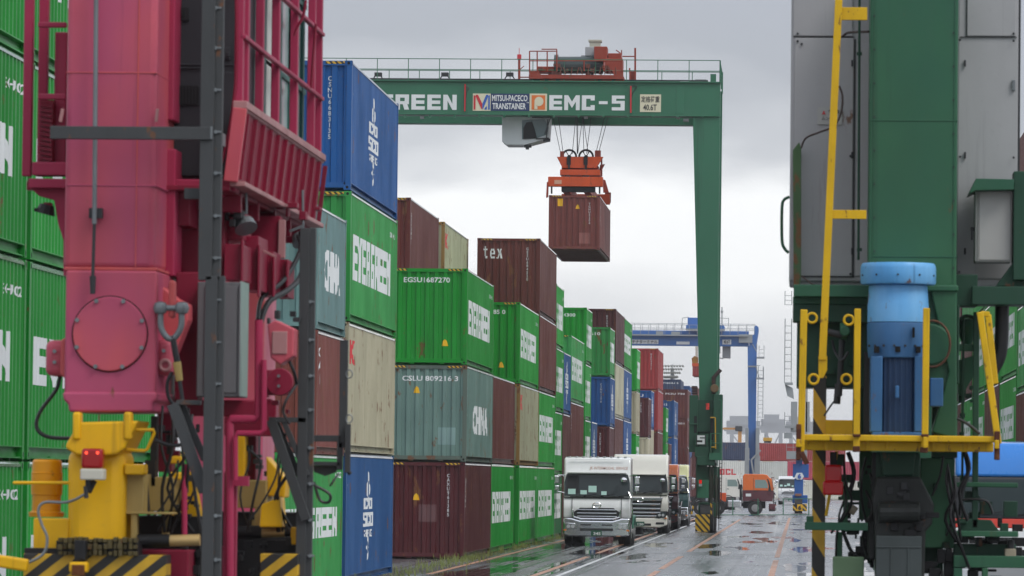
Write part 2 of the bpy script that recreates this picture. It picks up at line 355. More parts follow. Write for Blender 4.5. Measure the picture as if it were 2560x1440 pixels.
# weeds along the foot of the stacks
mb = MB(); rnd = random.Random(3)
for i in range(1000):
    cl = rnd.choice((105, 118, 122, 127, 131, 134, 138, 140, 141, 144, 150, 156, 163, 168, 176, 185, 193, 200)); y = cl+rnd.gauss(0, 1.1); x = -9.95+abs(rnd.gauss(0, .16)) if y > 141 or y < 117 else -10.0+rnd.gauss(0, .3)
    h = abs(rnd.gauss(.12, .09))+.04; a = rnd.random()*6.28; dx, dy = math.cos(a), math.sin(a); w2 = .012; ln = rnd.uniform(0, .12)
    mb.add([(x-dx*w2, y-dy*w2, 0), (x+dx*w2, y+dy*w2, 0), (x+dx*w2*.8+dy*ln*.5, y+dy*w2*.8, h*.6), (x+dy*ln, y-dx*ln, h)], [(0, 1, 2), (0, 2, 3)])
m_weed, tt, bb = nmat('weeds'); nn = tt.nodes.new('ShaderNodeTexNoise'); nn.inputs['Scale'].default_value = 1.7
tt.links.new(mixc(tt, nn.outputs['Fac'], (.05, .12, .02), (.26, .24, .07)), bb.inputs['Base Color'])
tag(mb.build('weeds', m_weed), kind='stuff')

# ------------------------------------------------------------------ containers
COL = {'green': (.006, .265, .022), 'dkgreen': (.015, .13, .04), 'fadedgreen': (.028, .27, .055), 'blue': (.008, .075, .24), 'navy': (.03, .05, .12), 'brown': (.105, .022, .018), 'maroon': (.07, .012, .014), 'rust': (.18, .045, .035),
       'beige': (.40, .38, .26), 'teal': (.135, .23, .215), 'red': (.33, .035, .035), 'white': (.70, .70, .65), 'magenta': (.45, .05, .09)}
CM = {k: paint('container_'+k, v, .38, .45, .42 if k in ('green', 'blue', 'red', 'white', 'magenta') else .62, sc=.8, bump=.35, spec=.22, runs=.4, bd=.03, fade=tuple(min(1, q*1.12+.012) for q in v)) for k, v in COL.items()}
NAMES = {'green': 'bright green', 'dkgreen': 'dull dark green', 'fadedgreen': 'faded green', 'blue': 'blue', 'navy': 'navy blue', 'brown': 'brown', 'maroon': 'dark maroon', 'rust': 'rusty red-brown', 'beige': 'beige', 'teal': 'grey teal', 'red': 'red', 'white': 'off-white', 'magenta': 'magenta red'}
m_tealpost = paint('teal_rust_post', (.11, .15, .13), .6, .6, .75)
m_rustpost = paint('rust_post', (.33, .19, .06), .7, .7, .8)
EDGE_SHEEN = {}
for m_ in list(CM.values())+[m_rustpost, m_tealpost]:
    k_ = m_.name.replace('container_', ''); v_ = COL.get(k_, (.3, .25, .2)); EDGE_SHEEN[m_.name] = paint('wet_sheen_'+k_, tuple(q*.6+.25 for q in v_), .12, .2, 0, spec=.8, coat=.8, bump=0)  # colour lightened to paint the sky sheen onto the wet top rails
CWX = 1.219
def facets(a, b, pitch, flats, slopes, depth):
    n = max(1, round((b-a)/pitch)); p = (b-a)/n; k = p/(2*flats+2*slopes); o = []; u = a
    for i in range(n):
        for ln, d0, d1 in ((flats/2, 0, 0), (slopes, 0, depth), (flats, depth, depth), (slopes, depth, 0), (flats/2, 0, 0)):
            o.append((u, u+ln*k, d0, d1)); u += ln*k
    return o
def side_f(L): return facets(.12, L-.12, .278, .072, .068, .036)
END_F = facets(-1.1, 1.1, .262, .11, .022, .045)
MESH = {}; TINT = (1, 1, 1, 1)
def cached(key, mk, mats):
    if key not in MESH:
        mb = mk(); me = bpy.data.meshes.new(key[0]); me.from_pydata(mb.v, [], mb.f)
        for m in mats: me.materials.append(m)
        for p, mi in zip(me.polygons, mb.m): p.material_index = mi
        fixn(me) if key[0] not in ('lettering', 'code_lettering', 'hazard_stripe') else None
        MESH[key] = me
    return MESH[key]
def inst(name, me, parent):
    o = bpy.data.objects.new(name, me); C.objects.link(o); o.parent = parent; o.color = TINT if name in ('side_panel', 'end_panel', 'frame', 'roof_panel', 'corner_casting') else (1, 1, 1, 1); return o
def mk_side(L, Hh, sx):
    mb = MB()
    for a, b, d0, d1 in side_f(L):
        xa, xb = sx*(CWX-.012-d0), sx*(CWX-.012-d1)
        mb.add([(xa, a, .17), (xb, b, .17), (xb, b, Hh-.06), (xa, a, Hh-.06)], [(0, 1, 2, 3)])
    return mb
def mk_end(L, Hh, far):
    mb = MB()
    for a, b, d0, d1 in END_F:
        ya, yb = (.03+d0, .03+d1) if not far else (L-.03-d0, L-.03-d1)
        mb.add([(a, ya, .17), (b, yb, .17), (b, yb, Hh-.1), (a, ya, Hh-.1)], [(0, 1, 2, 3)])
    return mb
def mk_frame(L, Hh):
    mb = MB(); X = CWX
    for sx in (-1, 1):
        for y0, y1 in ((.004, .15), (L-.15, L-.004)): mb.box(sx*(X-.12), y0, .118, sx*(X-.003), y1, Hh-.118)
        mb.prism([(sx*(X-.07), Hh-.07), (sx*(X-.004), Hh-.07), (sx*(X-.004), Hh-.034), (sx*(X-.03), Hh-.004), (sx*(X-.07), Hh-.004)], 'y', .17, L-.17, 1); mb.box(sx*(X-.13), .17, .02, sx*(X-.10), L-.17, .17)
        mb.box(sx*(X-.10), .17, .155, sx*(X-.006), L-.17, .172)
        mb.box(sx*(X-.16), .17, .012, sx*(X-.02), L-.17, .03)
    for y0, y1 in ((.01, .1), (L-.1, L-.01)):
        mb.box(-X+.162, y0, Hh-.11, X-.162, y1, Hh-.006); mb.box(-X+.162, y0, .05, X-.162, y1, .17)
    mb.box(-X+.08, .1, .035, X-.08, L-.1, .1)
    for i in range(int(L/.6)): mb.box(-X+.13, .4+i*.6, -.024, X-.13, .46+i*.6, .035)
    for y0 in (2.2 if L > 7 else 2.05,) + ((L-2.6,) if L > 7 else (3.6,)):
        mb.box(-X+.045, y0, .021, X-.045, y0+.36, .045)
    for sx in (-.45, .45): mb.box(sx-.07, .02, .012, sx+.07, .5, .05)
    return mb
def mk_roof(L, Hh):
    mb = MB(); n = int(L/.5)
    mb.box(-CWX+.07, .1, Hh-.03, CWX-.07, L-.1, Hh-.02)
    for i in range(n):
        y = .3+i*.5
        if y < L-.5: mb.box(-1.05, y, Hh-.02, 1.05, y+.2, Hh-.008)
    return mb
def mk_cast(sx, y0, y1, z0, z1):
    mb = MB(); a, b = sorted((sx*CWX, sx*(CWX-.162))); mb.box(a, y0, z0, b, y1, z1)
    zc_ = (z0+z1)/2; fx = sx*(CWX+.002); ym = (y0+y1)/2
    def ell(f): return [f(math.cos(t)*.032, math.sin(t)*.042) for t in [k*math.pi/4 for k in range(8)]]
    mb.add(ell(lambda u, v: (fx, ym+u, zc_+v)), [tuple(range(8))], 1)
    fy = y0-.002 if y0 < 1 else y1+.002; xm = sx*(CWX-.08)
    mb.add(ell(lambda u, v: (xm+u, fy, zc_+v*.8)), [tuple(range(8))], 1)
    return mb
def deco_side(polys, L, sx=1):
    mb = MB(); fc = side_f(L)
    for p in polys:
        if sx < 0: p = [(L-a, b) for a, b in p]
        for a, b, d0, d1 in fc:
            q = clipu(clipu(p, a, True), b, False)
            if len(q) > 2:
                k = lambda u: sx*(CWX-.012-(d0+(d1-d0)*(u-a)/(b-a))+.004)
                mb.add([(k(u), u, v) for u, v in q], [tuple(range(len(q)))])
    return mb
def deco_end(polys):
    mb = MB()
    for p in polys:
        for a, b, d0, d1 in END_F:
            q = clipu(clipu(p, a, True), b, False)
            if len(q) > 2: mb.add([(u, .03+d0+(d1-d0)*(u-a)/(b-a)-.004, v) for u, v in q], [tuple(range(len(q)))])
    return mb
def vert(s, size, ls=.95, bold=.012): return text('\n'.join(s), size, bold, 'CENTER', ls)
def diamond(u, v, r, q=.5): return [[(u-r, v), (u, v-r), (u, v-r*q), (u-r*q, v)], [(u, v-r), (u+r, v), (u+r*q, v), (u, v-r*q)], [(u+r, v), (u, v+r), (u, v+r*q), (u+r*q, v)], [(u, v+r), (u-r, v), (u-r*q, v), (u, v+r*q)]]
def logo_polys(kind, L, Hh):
    zc_ = Hh/2
    if kind == 'ever': return blocks('EVERGREEN', L*.07, zc_-.5, L*.78, 1.03, .5)
    if kind == 'ever2': return blocks('EVERGREEN', L*.045, zc_-.31, L*.87, .64, .5)
    if kind == 'cos': return diamond(L*.46, Hh*.72, .42)+blocks('CO', L*.46-1.1, Hh*.56, 2.2, .26)+blocks('SCO', L*.46-1.2, Hh*.42, 2.4, .33)+fit(text('SHIPPING', 1, .03), L*.46-1.0, Hh*.335, L*.46+1.0, Hh*.395)+diamond(L*.46, Hh*.25, .30)
    if kind == 'csl': return fit(text('CHINA', 1, .05), L*.24, .85, L*.80, 1.75)
    if kind == 'cai': return moved(vert('CAI', .3), L*.06+.3, Hh-.55)
    if kind == 'ktex': return moved(vert('TEXU7208', .16), .5, Hh-.6)
    if kind == 'k': return []
    if kind == 'oocl': return blocks('OOCL', L-4.4, .62, 3.1, .85, .8)
    if kind == 'side': return moved(vert('GESU451', .16), .6, Hh-.6)
    return []
def code_polys(kind, L, Hh):
    if kind == 'ever': return fit(text('EGHU 907281', 1, .02), L*.83, Hh-.50, L*.96, Hh-.38)
    if kind == 'ever2': return fit(text('EGHU 9072', 1, .02), L*.86, Hh-.50, L*.97, Hh-.36)
    if kind == 'cos': return moved(vert('COSU66831345G1', .16, .9), .55, Hh-.62)
    if kind == 'csl': return moved(vert('CSLU809216', .12), .45, Hh-.5)
def container(x, y, z, L, Hh, col, label, logo='', end='', near=True, rz=0, group='containers stacked in rows along the truck lane', left=False, hc=False, post=None):
    o = bpy.data.objects.new('shipping_container', None); C.objects.link(o); o.location = (x, y, z); o.rotation_euler = (0, 0, rz)
    tag(o, label, 'container', group); m = CM[col]; global TINT; k_ = random.uniform(.80, 1.12); TINT = (k_*random.uniform(.94, 1.06), k_, k_*random.uniform(.92, 1.06), 1)
    inst('side_panel', cached(('side_panel', L, Hh, col, 1), lambda: mk_side(L, Hh, 1), [m]), o)
    inst('side_panel', cached(('side_panel', L, Hh, col, -1), lambda: mk_side(L, Hh, -1), [m]), o)
    inst('end_panel', cached(('end_panel', L, Hh, col, 0), lambda: mk_end(L, Hh, False), [m]), o)
    inst('end_panel', cached(('end_panel', L, Hh, col, 1), lambda: mk_end(L, Hh, True), [m]), o)
    fm = post or m
    inst('frame', cached(('frame', L, Hh, fm.name), lambda: mk_frame(L, Hh), [fm, EDGE_SHEEN[fm.name]]), o)
    inst('roof_panel', cached(('roof_panel', L, Hh, col), lambda: mk_roof(L, Hh), [m]), o)
    for sx in (-1, 1):
        for y0, y1 in ((0, .178), (L-.178, L)):
            for z0, z1 in ((0, .118), (Hh-.118, Hh)):
                inst('corner_casting', cached(('corner_casting', L, Hh, fm.name, sx, y0, z0), lambda: mk_cast(sx, y0, y1, z0, z1), [fm, m_hole]), o)
    if logo:
        lm = {'oocl': 'redl', 'kred': 'redl'}.get(logo, 'w')
        mat = m_white if lm == 'w' else plain('red_lettering', (.6, .03, .04), .5)
        if logo == 'kred': pol = fit(text('K', 1, .06), L*.035, Hh-.92, L*.145, Hh-.38)
        else: pol = logo_polys(logo, L, Hh)
        if pol: inst('lettering', cached(('lettering', L, Hh, logo, left), lambda: deco_side(pol, L, -1 if left else 1), [mat]), o)
        cp = code_polys(logo, L, Hh)
        if cp: inst('code_lettering', cached(('code_lettering', L, Hh, logo, left), lambda: deco_side(cp, L, -1 if left else 1), [m_white]), o)
    for kind in end.split('|'):
        if not kind: continue
        k, _, s = kind.partition(':')
        if k == 'id': inst('lettering', cached(('lettering', 'id', Hh, s), lambda: deco_end(fit(text(s, 1, .02), -.72, Hh-.43, .68, Hh-.27)), [m_white]), o)
        if k == 'idw': inst('lettering', cached(('lettering', 'idw', Hh, s), lambda: deco_end(fit(text(s, 1, .02), -.75, Hh-.48, .95, Hh-.32)), [m_white]), o)
        if k == 'v': inst('lettering', cached(('lettering', 'v', Hh, s), lambda: deco_end(moved(vert(s, .145, .9), .72, Hh-.45)), [m_white]), o)
        if k == 'tex': inst('lettering', cached(('lettering', 'tex', Hh), lambda: deco_end(blocks('tex', -.98, Hh-.78, .74, .52, .7)), [m_white]), o)
        if k == 'tri':
            u, v = [float(q) for q in s.split(',')]
            inst('warning_sticker', cached(('warning_sticker', u, v), lambda: deco_end([[(u-.1, v), (u+.1, v), (u+.06, v+.15), (u-.06, v+.15)], [(u-.06, v+.15), (u+.06, v+.15), (u, v+.21)]]), [m_yel_dec]), o)
        if k == 'sq':
            u, v = [float(q) for q in s.split(',')]
            inst('warning_sticker', cached(('warning_sticker', 'sq', u, v), lambda: deco_end([rc(u-.12, v-.18, u+.12, v+.18)]), [m_yel_dec]), o)
        if k == 'pat':
            u, v = [float(q) for q in s.split(',')]
            inst('patch', cached(('patch', u, v, col), lambda: deco_end([rc(u-.27, v-.25, u+.27, v+.27)]), [paint('patch_'+col, tuple(q*1.25+.05 for q in COL[col]), .5, .5)]), o)
    if hc:
        inst('hazard_stripe', cached(('hazard_stripe', Hh), lambda: flat(flat(MB(), [rc(-1.05, Hh-.075, -.62, Hh-.02)], lambda u, v: (u, .006, v)), [rc(.62, Hh-.075, 1.05, Hh-.02)], lambda u, v: (u, .006, v)), [m_haz_s]), o)
    return o
HC, ST = 2.896, 2.591; L40, L20 = 12.19, 6.06
TIER = ['lowest', 'second from below', 'third from below', 'fourth from below', 'fifth from below']
DEC = {'green': 'white block letters', 'blue': 'white stacked emblem and letters'}
def stack(y, tiers, desc, lat=10.1, base=0.03, dz=.03, left=False, group='containers stacked in rows along the truck lane', rz=0):
    z = base+(.06 if y == 104.8 else 0); n = len(tiers)
    x = -(lat+CWX) if lat > 0 else -lat+CWX
    for i, tr in enumerate(tiers):
        col, L, Hh = tr[0], tr[1], tr[2]; logo = tr[3] if len(tr) > 3 else ''; end = tr[4] if len(tr) > 4 else ''
        extra = tr[5] if len(tr) > 5 else ''; post = m_rustpost if extra == 'post' else m_tealpost if extra == 'tpost' else None
        jx = random.uniform(-.02, .02); jy = random.uniform(-.03, .03) if i else 0
        pos = ('topmost' if i == n-1 else TIER[i]) if n > 1 else 'lone one'
        nm = NAMES[col]; with_ = {'ever': ' with white block letters', 'ever2': ' with low wide white letters', 'cos': ' with white emblem and stacked letters', 'csl': ' with tall white letters', 'kred': ' with a red letter on its side', 'oocl': ' with red letters'}.get(logo, '')
        if 'tex' in end: with_ = ' with small white letters on its end'
        lab = '%s container%s, %s of %s' % (nm, with_, pos, desc)
        ws = lab.split()
        if len(ws) > 15: lab = '%s container, %s of %s' % (nm, pos, desc)
        container(x+jx, y+jy, z, L, Hh, col, lab, logo, end, left=left, hc=(Hh == HC and extra != 'nohc'), post=post, group=group)
        z += Hh+.03
G, B_, BR, MA, BE, TE = 'green', 'blue', 'brown', 'maroon', 'beige', 'teal'
stack(48.8, [(G, L40, ST, 'ever2')]*4, 'the stack cut by the left photo edge', dz=.05)
stack(61.3, [(G, L40, ST, 'ever2')]*4, 'the stack just behind the pink crane leg', dz=.05)
stack(91.8, [('fadedgreen', L40, HC, 'ever2')], 'the row below the short rust and teal containers')
stack(97.9, [('rust', L20, ST, 'cai'), (TE, L20, ST, 'csl')], 'the short pair resting on the faded green one', base=HC+.03)
stack(104.8, [(B_, L40, HC, 'cos', '', ), (BE, L40, HC, 'kred', '', 'nohc'), ('fadedgreen', L40, HC, 'ever'), (B_, L40, HC, 'cos', 'v:CSNU6683135')], 'the tall stack right of the pink crane', dz=.045)
stack(142.0, [(MA, L40, HC, 'side', 'v:CAXU961385|tri:-.25,1.75|pat:.1,1.35'), (TE, L40, HC, 'csl', 'idw:CSLU 809216 3|tri:-.3,2.05|pat:.62,.75', 'tpost'), (G, L40, HC, 'ever', 'id:EGSU1687270|tri:.55,.55')], 'the stack with its whole end facing us', dz=.045)
stack(154.2, [(G, L40, HC, 'ever'), (BR, L40, HC)], 'the two-high stack behind the maroon and teal ends', dz=.04)
stack(168.9, [(G, L40, HC, 'ever'), (BE, L40, HC, 'kred', '', 'post'), (G, L40, HC, 'ever', 'id:EISU910185 0|tri:.55,.55')], 'the three-high stack with beige in its middle', dz=.04)
stack(181.3, [(G, L40, HC, 'ever'), (G, L40, HC, 'ever'), (BR, L40, HC, 'ktex'), (BR, L40, HC, 'ktex', 'tex|v:GESU684520')], 'the stack left of the hanging container', dz=.035)
stack(193.8, [('dkgreen', L20, ST, 'ever'), (G, L20, ST, 'ever'), (G, L20, ST, 'ever'), (G, L20, ST, 'ever')], 'the narrow green stack of short containers', dz=.03)
stack(200.3, [(BR, L20, ST), (BR, L20, ST), (B_, L20, ST, 'cos')], 'the short stack topped by one blue container')
stack(206.9, [(G, L40, HC, 'ever'), (BR, L40, HC, 'side'), ('fadedgreen', L40, HC, 'ever', 'id:EITU 0')], 'the stack above the first white truck')
stack(220.5, [(G, L20, ST, 'ever'), (G, L20, ST, 'ever'), (G, L20, ST, 'ever'), (G, L20, ST, 'ever', 'id:EISU364300')], 'the all-green stack above the white trucks')
stack(227.3, [(B_, L20, ST, 'cos'), (B_, L20, ST, 'cos')], 'the two-high blue pair above the truck roofs')
stack(248.8, [(MA, L20, ST, '', 'v:TCKU8134'), (MA, L20, ST, '', 'v:TCKU8134'), (B_, L20, ST, 'cos', 'v:CSNU1270'), ('fadedgreen', L20, ST, 'ever', 'id:EISU5610')], 'the stack with blue under faded green')
stack(255.7, [(BR, L40, HC), (BR, L40, HC), (BE, L40, HC), (MA, L40, HC, '', 'v:DFSU6420')], 'the stack with beige under a maroon top')
stack(268.3, [(B_, L40, HC, 'cos'), (B_, L40, HC, 'cos'), (B_, L40, HC, 'cos'), (G, L40, HC, 'ever')], 'the stack of blues under one green')
stack(288.9, [(G, L20, ST, 'ever'), (G, L20, ST, 'ever'), (BE, L20, ST), (G, L20, ST, 'ever')], 'the stack just left of the red container')
stack(311, [(BE, L20, ST), (BE, L20, ST), (MA, L20, ST, 'side', 'v:TRLU8')], 'the stack in front of the small blue one')
stack(317.8, [(BE, L20, HC, '', '', 'nohc'), (BE, L20, HC, '', '', 'nohc'), (B_, L20, ST, 'cos', 'id:CSNU')], 'the stack right under the high red container')
stack(332.3, [(BR, L40, HC), (BR, L40, HC), ('red', L40, HC, 'side'), ('red', L40, HC, 'side', 'v:MEDU48210|sq:-.6,.5')], 'the stack behind the white trucks with a yellow sticker')
FAR = 'far containers beyond the truck queue'
stack(352, [(G, L20, ST, 'ever'), (G, L20, ST, 'ever'), (G, L20, ST, 'ever')], 'the green sliver behind the red stack', group=FAR)
stack(362, [(BR, L20, ST), (BR, L20, ST)], 'the far low stack right of the beige ones', group=FAR)
stack(374, [(B_, L40, HC, 'cos', 'id:CSNU 66|pat:.3,1.2'), (B_, L40, HC, 'cos', 'id:CSNU 77|pat:-.3,1.2'), (B_, L40, HC, 'cos', 'id:CSNU 812|pat:.3,1.6')], 'the far blue stack left of the green crane leg', group=FAR)
stack(409, [('white', L20, ST), (BR, L20, ST)], 'the far low stack beside the green crane leg', lat=9.8, group=FAR)
stack(418, [(B_, L40, ST, 'cos'), (B_, L40, ST, 'cos', 'id:CSNU 9'), (BR, L40, ST, '', 'idw:FCIU 4051|pat:.2,1.2'), (BR, L40, ST, '', 'idw:FCIU 730|pat:-.2,1.3')], 'the far stack with browns over blues', group=FAR)
stack(500, [('navy', L40, ST), ('navy', L40, ST), ('navy', L40, ST), ('navy', L40, ST), ('navy', L40, ST, '', 'idw:TGHU 3')], 'the farthest five-high stack near the floodlights', lat=12.8, group=FAR)
stack(520, [(BR, L40, ST), (BR, L40, ST), (B_, L40, ST), (B_, L40, ST), (B_, L40, ST)], 'the far stack showing beside the navy top', lat=12.3, base=-.25, group=FAR)
stack(540, [(BR, L40, ST), (BR, L40, ST), (BR, L40, ST), (BR, L40, ST), (BR, L40, ST)], 'the far brown stack touching the green crane leg', lat=11.9, group=FAR)
SR = 'containers standing in the second row'
stack(155.3, [(BR, L40, HC), (BR, L40, HC), (BR, L40, HC), (BR, L40, HC, 'side', 'v:TGHU6152')], 'the stack peeking over the bright green end', lat=12.95, dz=.04, group=SR)
stack(169.9, [(BE, L40, HC), (BE, L40, HC), (BE, L40, HC), (BE, L40, HC, 'kred', '', 'post')], 'the stack with a rusty post on the skyline', lat=12.95, dz=.04, group=SR)
# right-hand block, left faces towards the lane
RG = 'containers stacked on the right side of the yard'
rnd = random.Random(11)
rdesc = ['nearest stack at the right edge', 'second stack from the right edge', 'third stack from the right edge', 'fourth stack from the right edge', 'fifth stack from the right edge', 'sixth stack from the right edge', 'seventh stack from the right edge', 'farthest stack on the right side']
for i in range(8):
    y = 134+i*12.7; n = 5 if i == 0 else 4; tl = []
    for k in range(n):
        c = rnd.choice(('green', 'green', 'green', 'fadedgreen', 'brown')); tl.append((c, L40, ST if i == 0 else HC, 'ever' if 'green' in c else '', ''))
    stack(y, tl, 'the '+rdesc[i], lat=-6.6, left=True, group=RG)
# far crossing row, long sides facing us
XR = 'containers lying crosswise at the far end'
def cross(px_l, Y, k, col, label, logo=''):
    x = W(px_l, 1203, Y).x
    container(x, Y+CWX, k*(ST+.03), L40, ST, col, label, logo, rz=-math.pi/2, group=XR)
for k, col, lab, lg in ((0, 'white', 'off-white container, lowest at the far end left of the blue leg', ''), (1, 'white', 'off-white container with red letters behind the orange tractor', 'oocl'), (2, 'navy', 'navy container lying on top of the off-white one with red letters', '')):
    cross(1863-217, 663, k, col, lab, lg)
for k, col, lab, lg in ((0, 'white', 'off-white container, lowest at the far end right of the blue leg', ''), (1, 'white', 'off-white container under the long red one at the far end', ''), (2, 'red', 'long red container lying on the far row right of the blue leg', '')):
    cross(1897, 668, k, col, lab, lg)
cross(1968, 640, 1, 'magenta', 'magenta red container behind the blue numbered crane foot', 'k'); cross(1968, 640, 0, 'white', 'off-white container under the magenta red one', '')
cross(2195, 668, 0, 'white', 'off-white container, lowest at the far right end', ''); cross(2195, 668, 1, 'red', 'red container on an off-white one at the far right end', '')
# ------------------------------------------------------------------ the green gantry crane
CG = (.035, .15, .085); m_cg = paint('crane_green', CG, .42, .35, .12, sc=.35, bump=.08, runs=.45); m_cgd = paint('crane_green_dark', (.022, .085, .05), .5, .5, .2, sc=.5)
m_or2 = paint('spreader_orange', (.55, .075, .015), .45, .45, .5, sc=2, runs=.4); m_orr = paint('trolley_red', (.27, .04, .02), .5, .45, .5, sc=2, runs=.4)
m_cabg = paint('cab_grey', (.66, .70, .70), .4, .3); m_cable = plain('steel_rope', (.03, .03, .035), .6)
m_cream = plain('cream_plate', (.62, .58, .42), .5); m_navyp = plain('navy_plate', (.012, .03, .10), .5); m_orp = plain('orange_plate', (.65, .16, .03), .5)
m_redp = plain('red_plate', (.5, .02, .03), .5); m_blup = plain('blue_plate', (.02, .10, .40), .5); m_ink = plain('dark_ink', (.03, .03, .03), .5)
YF, YB = 227.0, 232.6
g0 = W(1757, 1330, YF)
gx = g0.x
cr5 = thing('gantry_crane', 'green rubber-tyred gantry crane carrying white letters, standing over the truck lane', 'crane', (gx, YF, 0))
GT = W(1500, 206, YF).z; GB = W(1500, 288, YF).z; xr = W(1797, 600, YF).x; XL = gx-23.5
def rails(mb, x0, x1, y, z, n, h=1.05, r=.022, axis='x'):
    for i in range(n+1):
        t_ = i/n; p = (x0+(x1-x0)*t_, y, z) if axis == 'x' else (y, x0+(x1-x0)*t_, z); mb.tube(p, (p[0], p[1], z+h), r, 6)
    for hh in (h, h*.5):
        a, b = ((x0, y, z+hh), (x1, y, z+hh)) if axis == 'x' else ((y, x0, z+hh), (y, x1, z+hh)); mb.tube(a, b, r, 6)
for yy in (YF, YB):
    mb = MB(); mb.box(XL-.3, yy, GB, xr, yy+.75, GT); mb.box(XL-.35, yy-.12, GT, xr+.02, yy+.87, GT+.06); mb.box(XL-.35, yy-.07, GB-.04, xr, yy+.82, GB)
    for k in range(12): mb.box(XL+1+k*2.1, yy-.004, GB, XL+1.03+k*2.1, yy, GT)
    mb.build('girder', m_cg, cr5, .01)
    mb = MB(); mb.box(XL+.5, yy+.3, GT+.06, xr-.6, yy+.42, GT+.17); mb.build('trolley_rail', m_dark, cr5)
    # legs: tapered box, wide at the top
    for side in (0, 1):
        mb = MB()
        if side:
            a, b = W(1732, 290, YF).x, xr; c, d = W(1748, 985, YF).x, W(1792, 985, YF).x; zt, zb = GB, W(1770, 1145, YF).z
        else: a, b = XL-.3, XL+.95; c, d = XL-.25, XL+.65; zt, zb = GB, W(1770, 1145, YF).z
        zm = W(1770, 985, YF).z
        vs = []
        for z, p, q in ((zb, c+.03, d-.05), (zm, c, d), (zt-.05, a, b)): vs += [(p, yy+.03, z), (q, yy+.03, z), (q, yy+.72, z), (p, yy+.72, z)]
        mb.add(vs, [(3, 2, 1, 0), (8, 9, 10, 11)]+[(r+i, r+(i+1) % 4, r+4+(i+1) % 4, r+4+i) for r in (0, 4) for i in range(4)])
        if side:
            mb.box(b-.02, yy+.2, zm, b+.06, yy+.26, zt) if False else None
        mb.build('leg', m_cg, cr5, .012)
mb = MB(); mb.box(xr-.8, YF+.87, GB+.2, xr-.1, YB, GT-.1); mb.box(XL, YF+.87, GB+.2, XL+.7, YB, GT-.1); mb.build('end_beam', m_cg, cr5, .01)
# sill beams low down, joining front and rear legs
for s_ in (0, 1):
    x0 = W(1742, 1100, YF).x if s_ else XL-.1; zt = W(1760, 1140, YF).z
    mb = MB(); mb.box(x0+.05, YF-.9, zt-.45, x0+.9, YB+1.6, zt-.02); mb.box(x0-.1, YF+.8, zt, x0+1.0, YB-.2, zt+1.3); mb.build('sill_beam', m_cgd, cr5, .01)
    for yy in (YF-.4, YB+.9):
        mb = MB(); mb.box(x0+.0, yy, zt-2.0, x0+1.0, yy+1.0, zt-.5); mb.box(x0+.12, yy-.3, .75, x0+.95, yy+1.3, 1.4); mb.build('bogie', m_cgd, cr5, .02)
        for dy in (-.55, .85):
            mb = MB(); yc_ = yy+dy+.3; mb.tube((x0+.2, yc_, .66), (x0+.85, yc_, .66), .66, 28); mb.build('wheel', m_rubber, cr5, .06)
mb = MB(); mb.rb(1738, 1286, 1774, 1329, YF-1.45, .06); mb.build('striped_guard', stripes('haz_guard', BLK, YEL, 3.1, (1.1, 0, 1), thr=.42), cr5)
# machinery house round the right leg
mb = MB(); mb.rb(1723, 988, 1744, 1130, YF-.5, 2.2); mb.rb(1744, 1000, 1783, 1080, YF-.15, .2); mb.rb(1783, 986, 1805, 1150, YF-.5, 2.2); mb.rb(1722, 1058, 1744, 1062, YF-.55, .05); mb.build('machinery_house', m_cgd, cr5, .012)
mb = MB(); mb.rb(1735, 1040, 1742, 1082, YF-.52, .03); mb.rb(1776, 1046, 1784, 1100, YF-.52, .03)
for k in range(5): mb.rb(1729, 965+k*4.4, 1743, 967.6+k*4.4, YF-.3, .5)
mb.build('louvre', m_black, cr5)
mb = MB(); mb.rb(1737, 1085, 1770, 1114, YF-.7, .3); mb.build('number_board', m_cgd, cr5, .01)
mb = MB(); mb.rb(1741, 1087, 1764, 1112, YF-.715, .012); mb.build('number_plate', m_ink, cr5)
sign3('number', YF-.72, 1743, 1088.5, 1762, 1110.5, blocks('5', 0, 0, 1, 1), m_white, cr5)
mb = MB(); mb.rb(1737, 1117, 1772, 1142, YF-.75, .5); mb.rb(1740, 1142, 1768, 1200, YF-.5, .7); mb.build('cable_reel_housing', m_cgd, cr5, .01)
mb = MB(); mb.rb(1743, 1200, 1772, 1245, YF-1.0, .6); mb.build('control_box', m_cg, cr5, .01)
mb = MB(); mb.rt(1751, 1209, 1751, 1200, YF-1.15, .07); mb.build('warning_lamp', m_red_l, cr5)
mb = MB(); mb.rb(1747, 1210, 1755, 1216, YF-1.2, .15); mb.build('lamp_base', m_grey, cr5)
mb = MB(); mb.rt(1769, 1017, 1769, 1008, YF-.6, .09); mb.rb(1765, 1017, 1773, 1024, YF-.7, .2); mb.build('red_horn', plain('lamp_red', (.6, .05, .04), .4), cr5)
mb = MB(); mb.pipe([W(1784, 985, YF-.15), W(1784, 944, YF-.15), W(1802, 924, YF-.15)], .10, 10); mb.build('exhaust_pipe', paint('exhaust', (.05, .03, .028), .6, .5, .5), cr5)
mb = MB(); c_ = W(1786, 971, YF-.4); mb.tube((c_.x, c_.y, c_.z), (c_.x, c_.y+.38, c_.z), .2, 20); mb.build('muffler', paint('muffler_rust', (.16, .10, .05), .6, .4, .4), cr5, .03)
mb = MB()                                       # side platform, ladder and railings
mb.rb(1773, 1132, 1805, 1150, YF-1.0, .8); mb.build('platform', m_cg, cr5)
mb = MB(); 
for x in (1777, 1800): mb.rt(x, 1132, x, 1084, YF-1.0, .025)
for y in (1084, 1108): mb.rt(1777, y, 1803, y, YF-1.0, .02)
mb.rt(1803, 1132, 1803, 1000, YF-.5, .025); mb.rt(1803, 1000, 1796, 1000, YF-.5, .02); mb.rt(1799, 985, 1799, 935, YF+.4, .02)
mb.build('railing', m_cg, cr5)
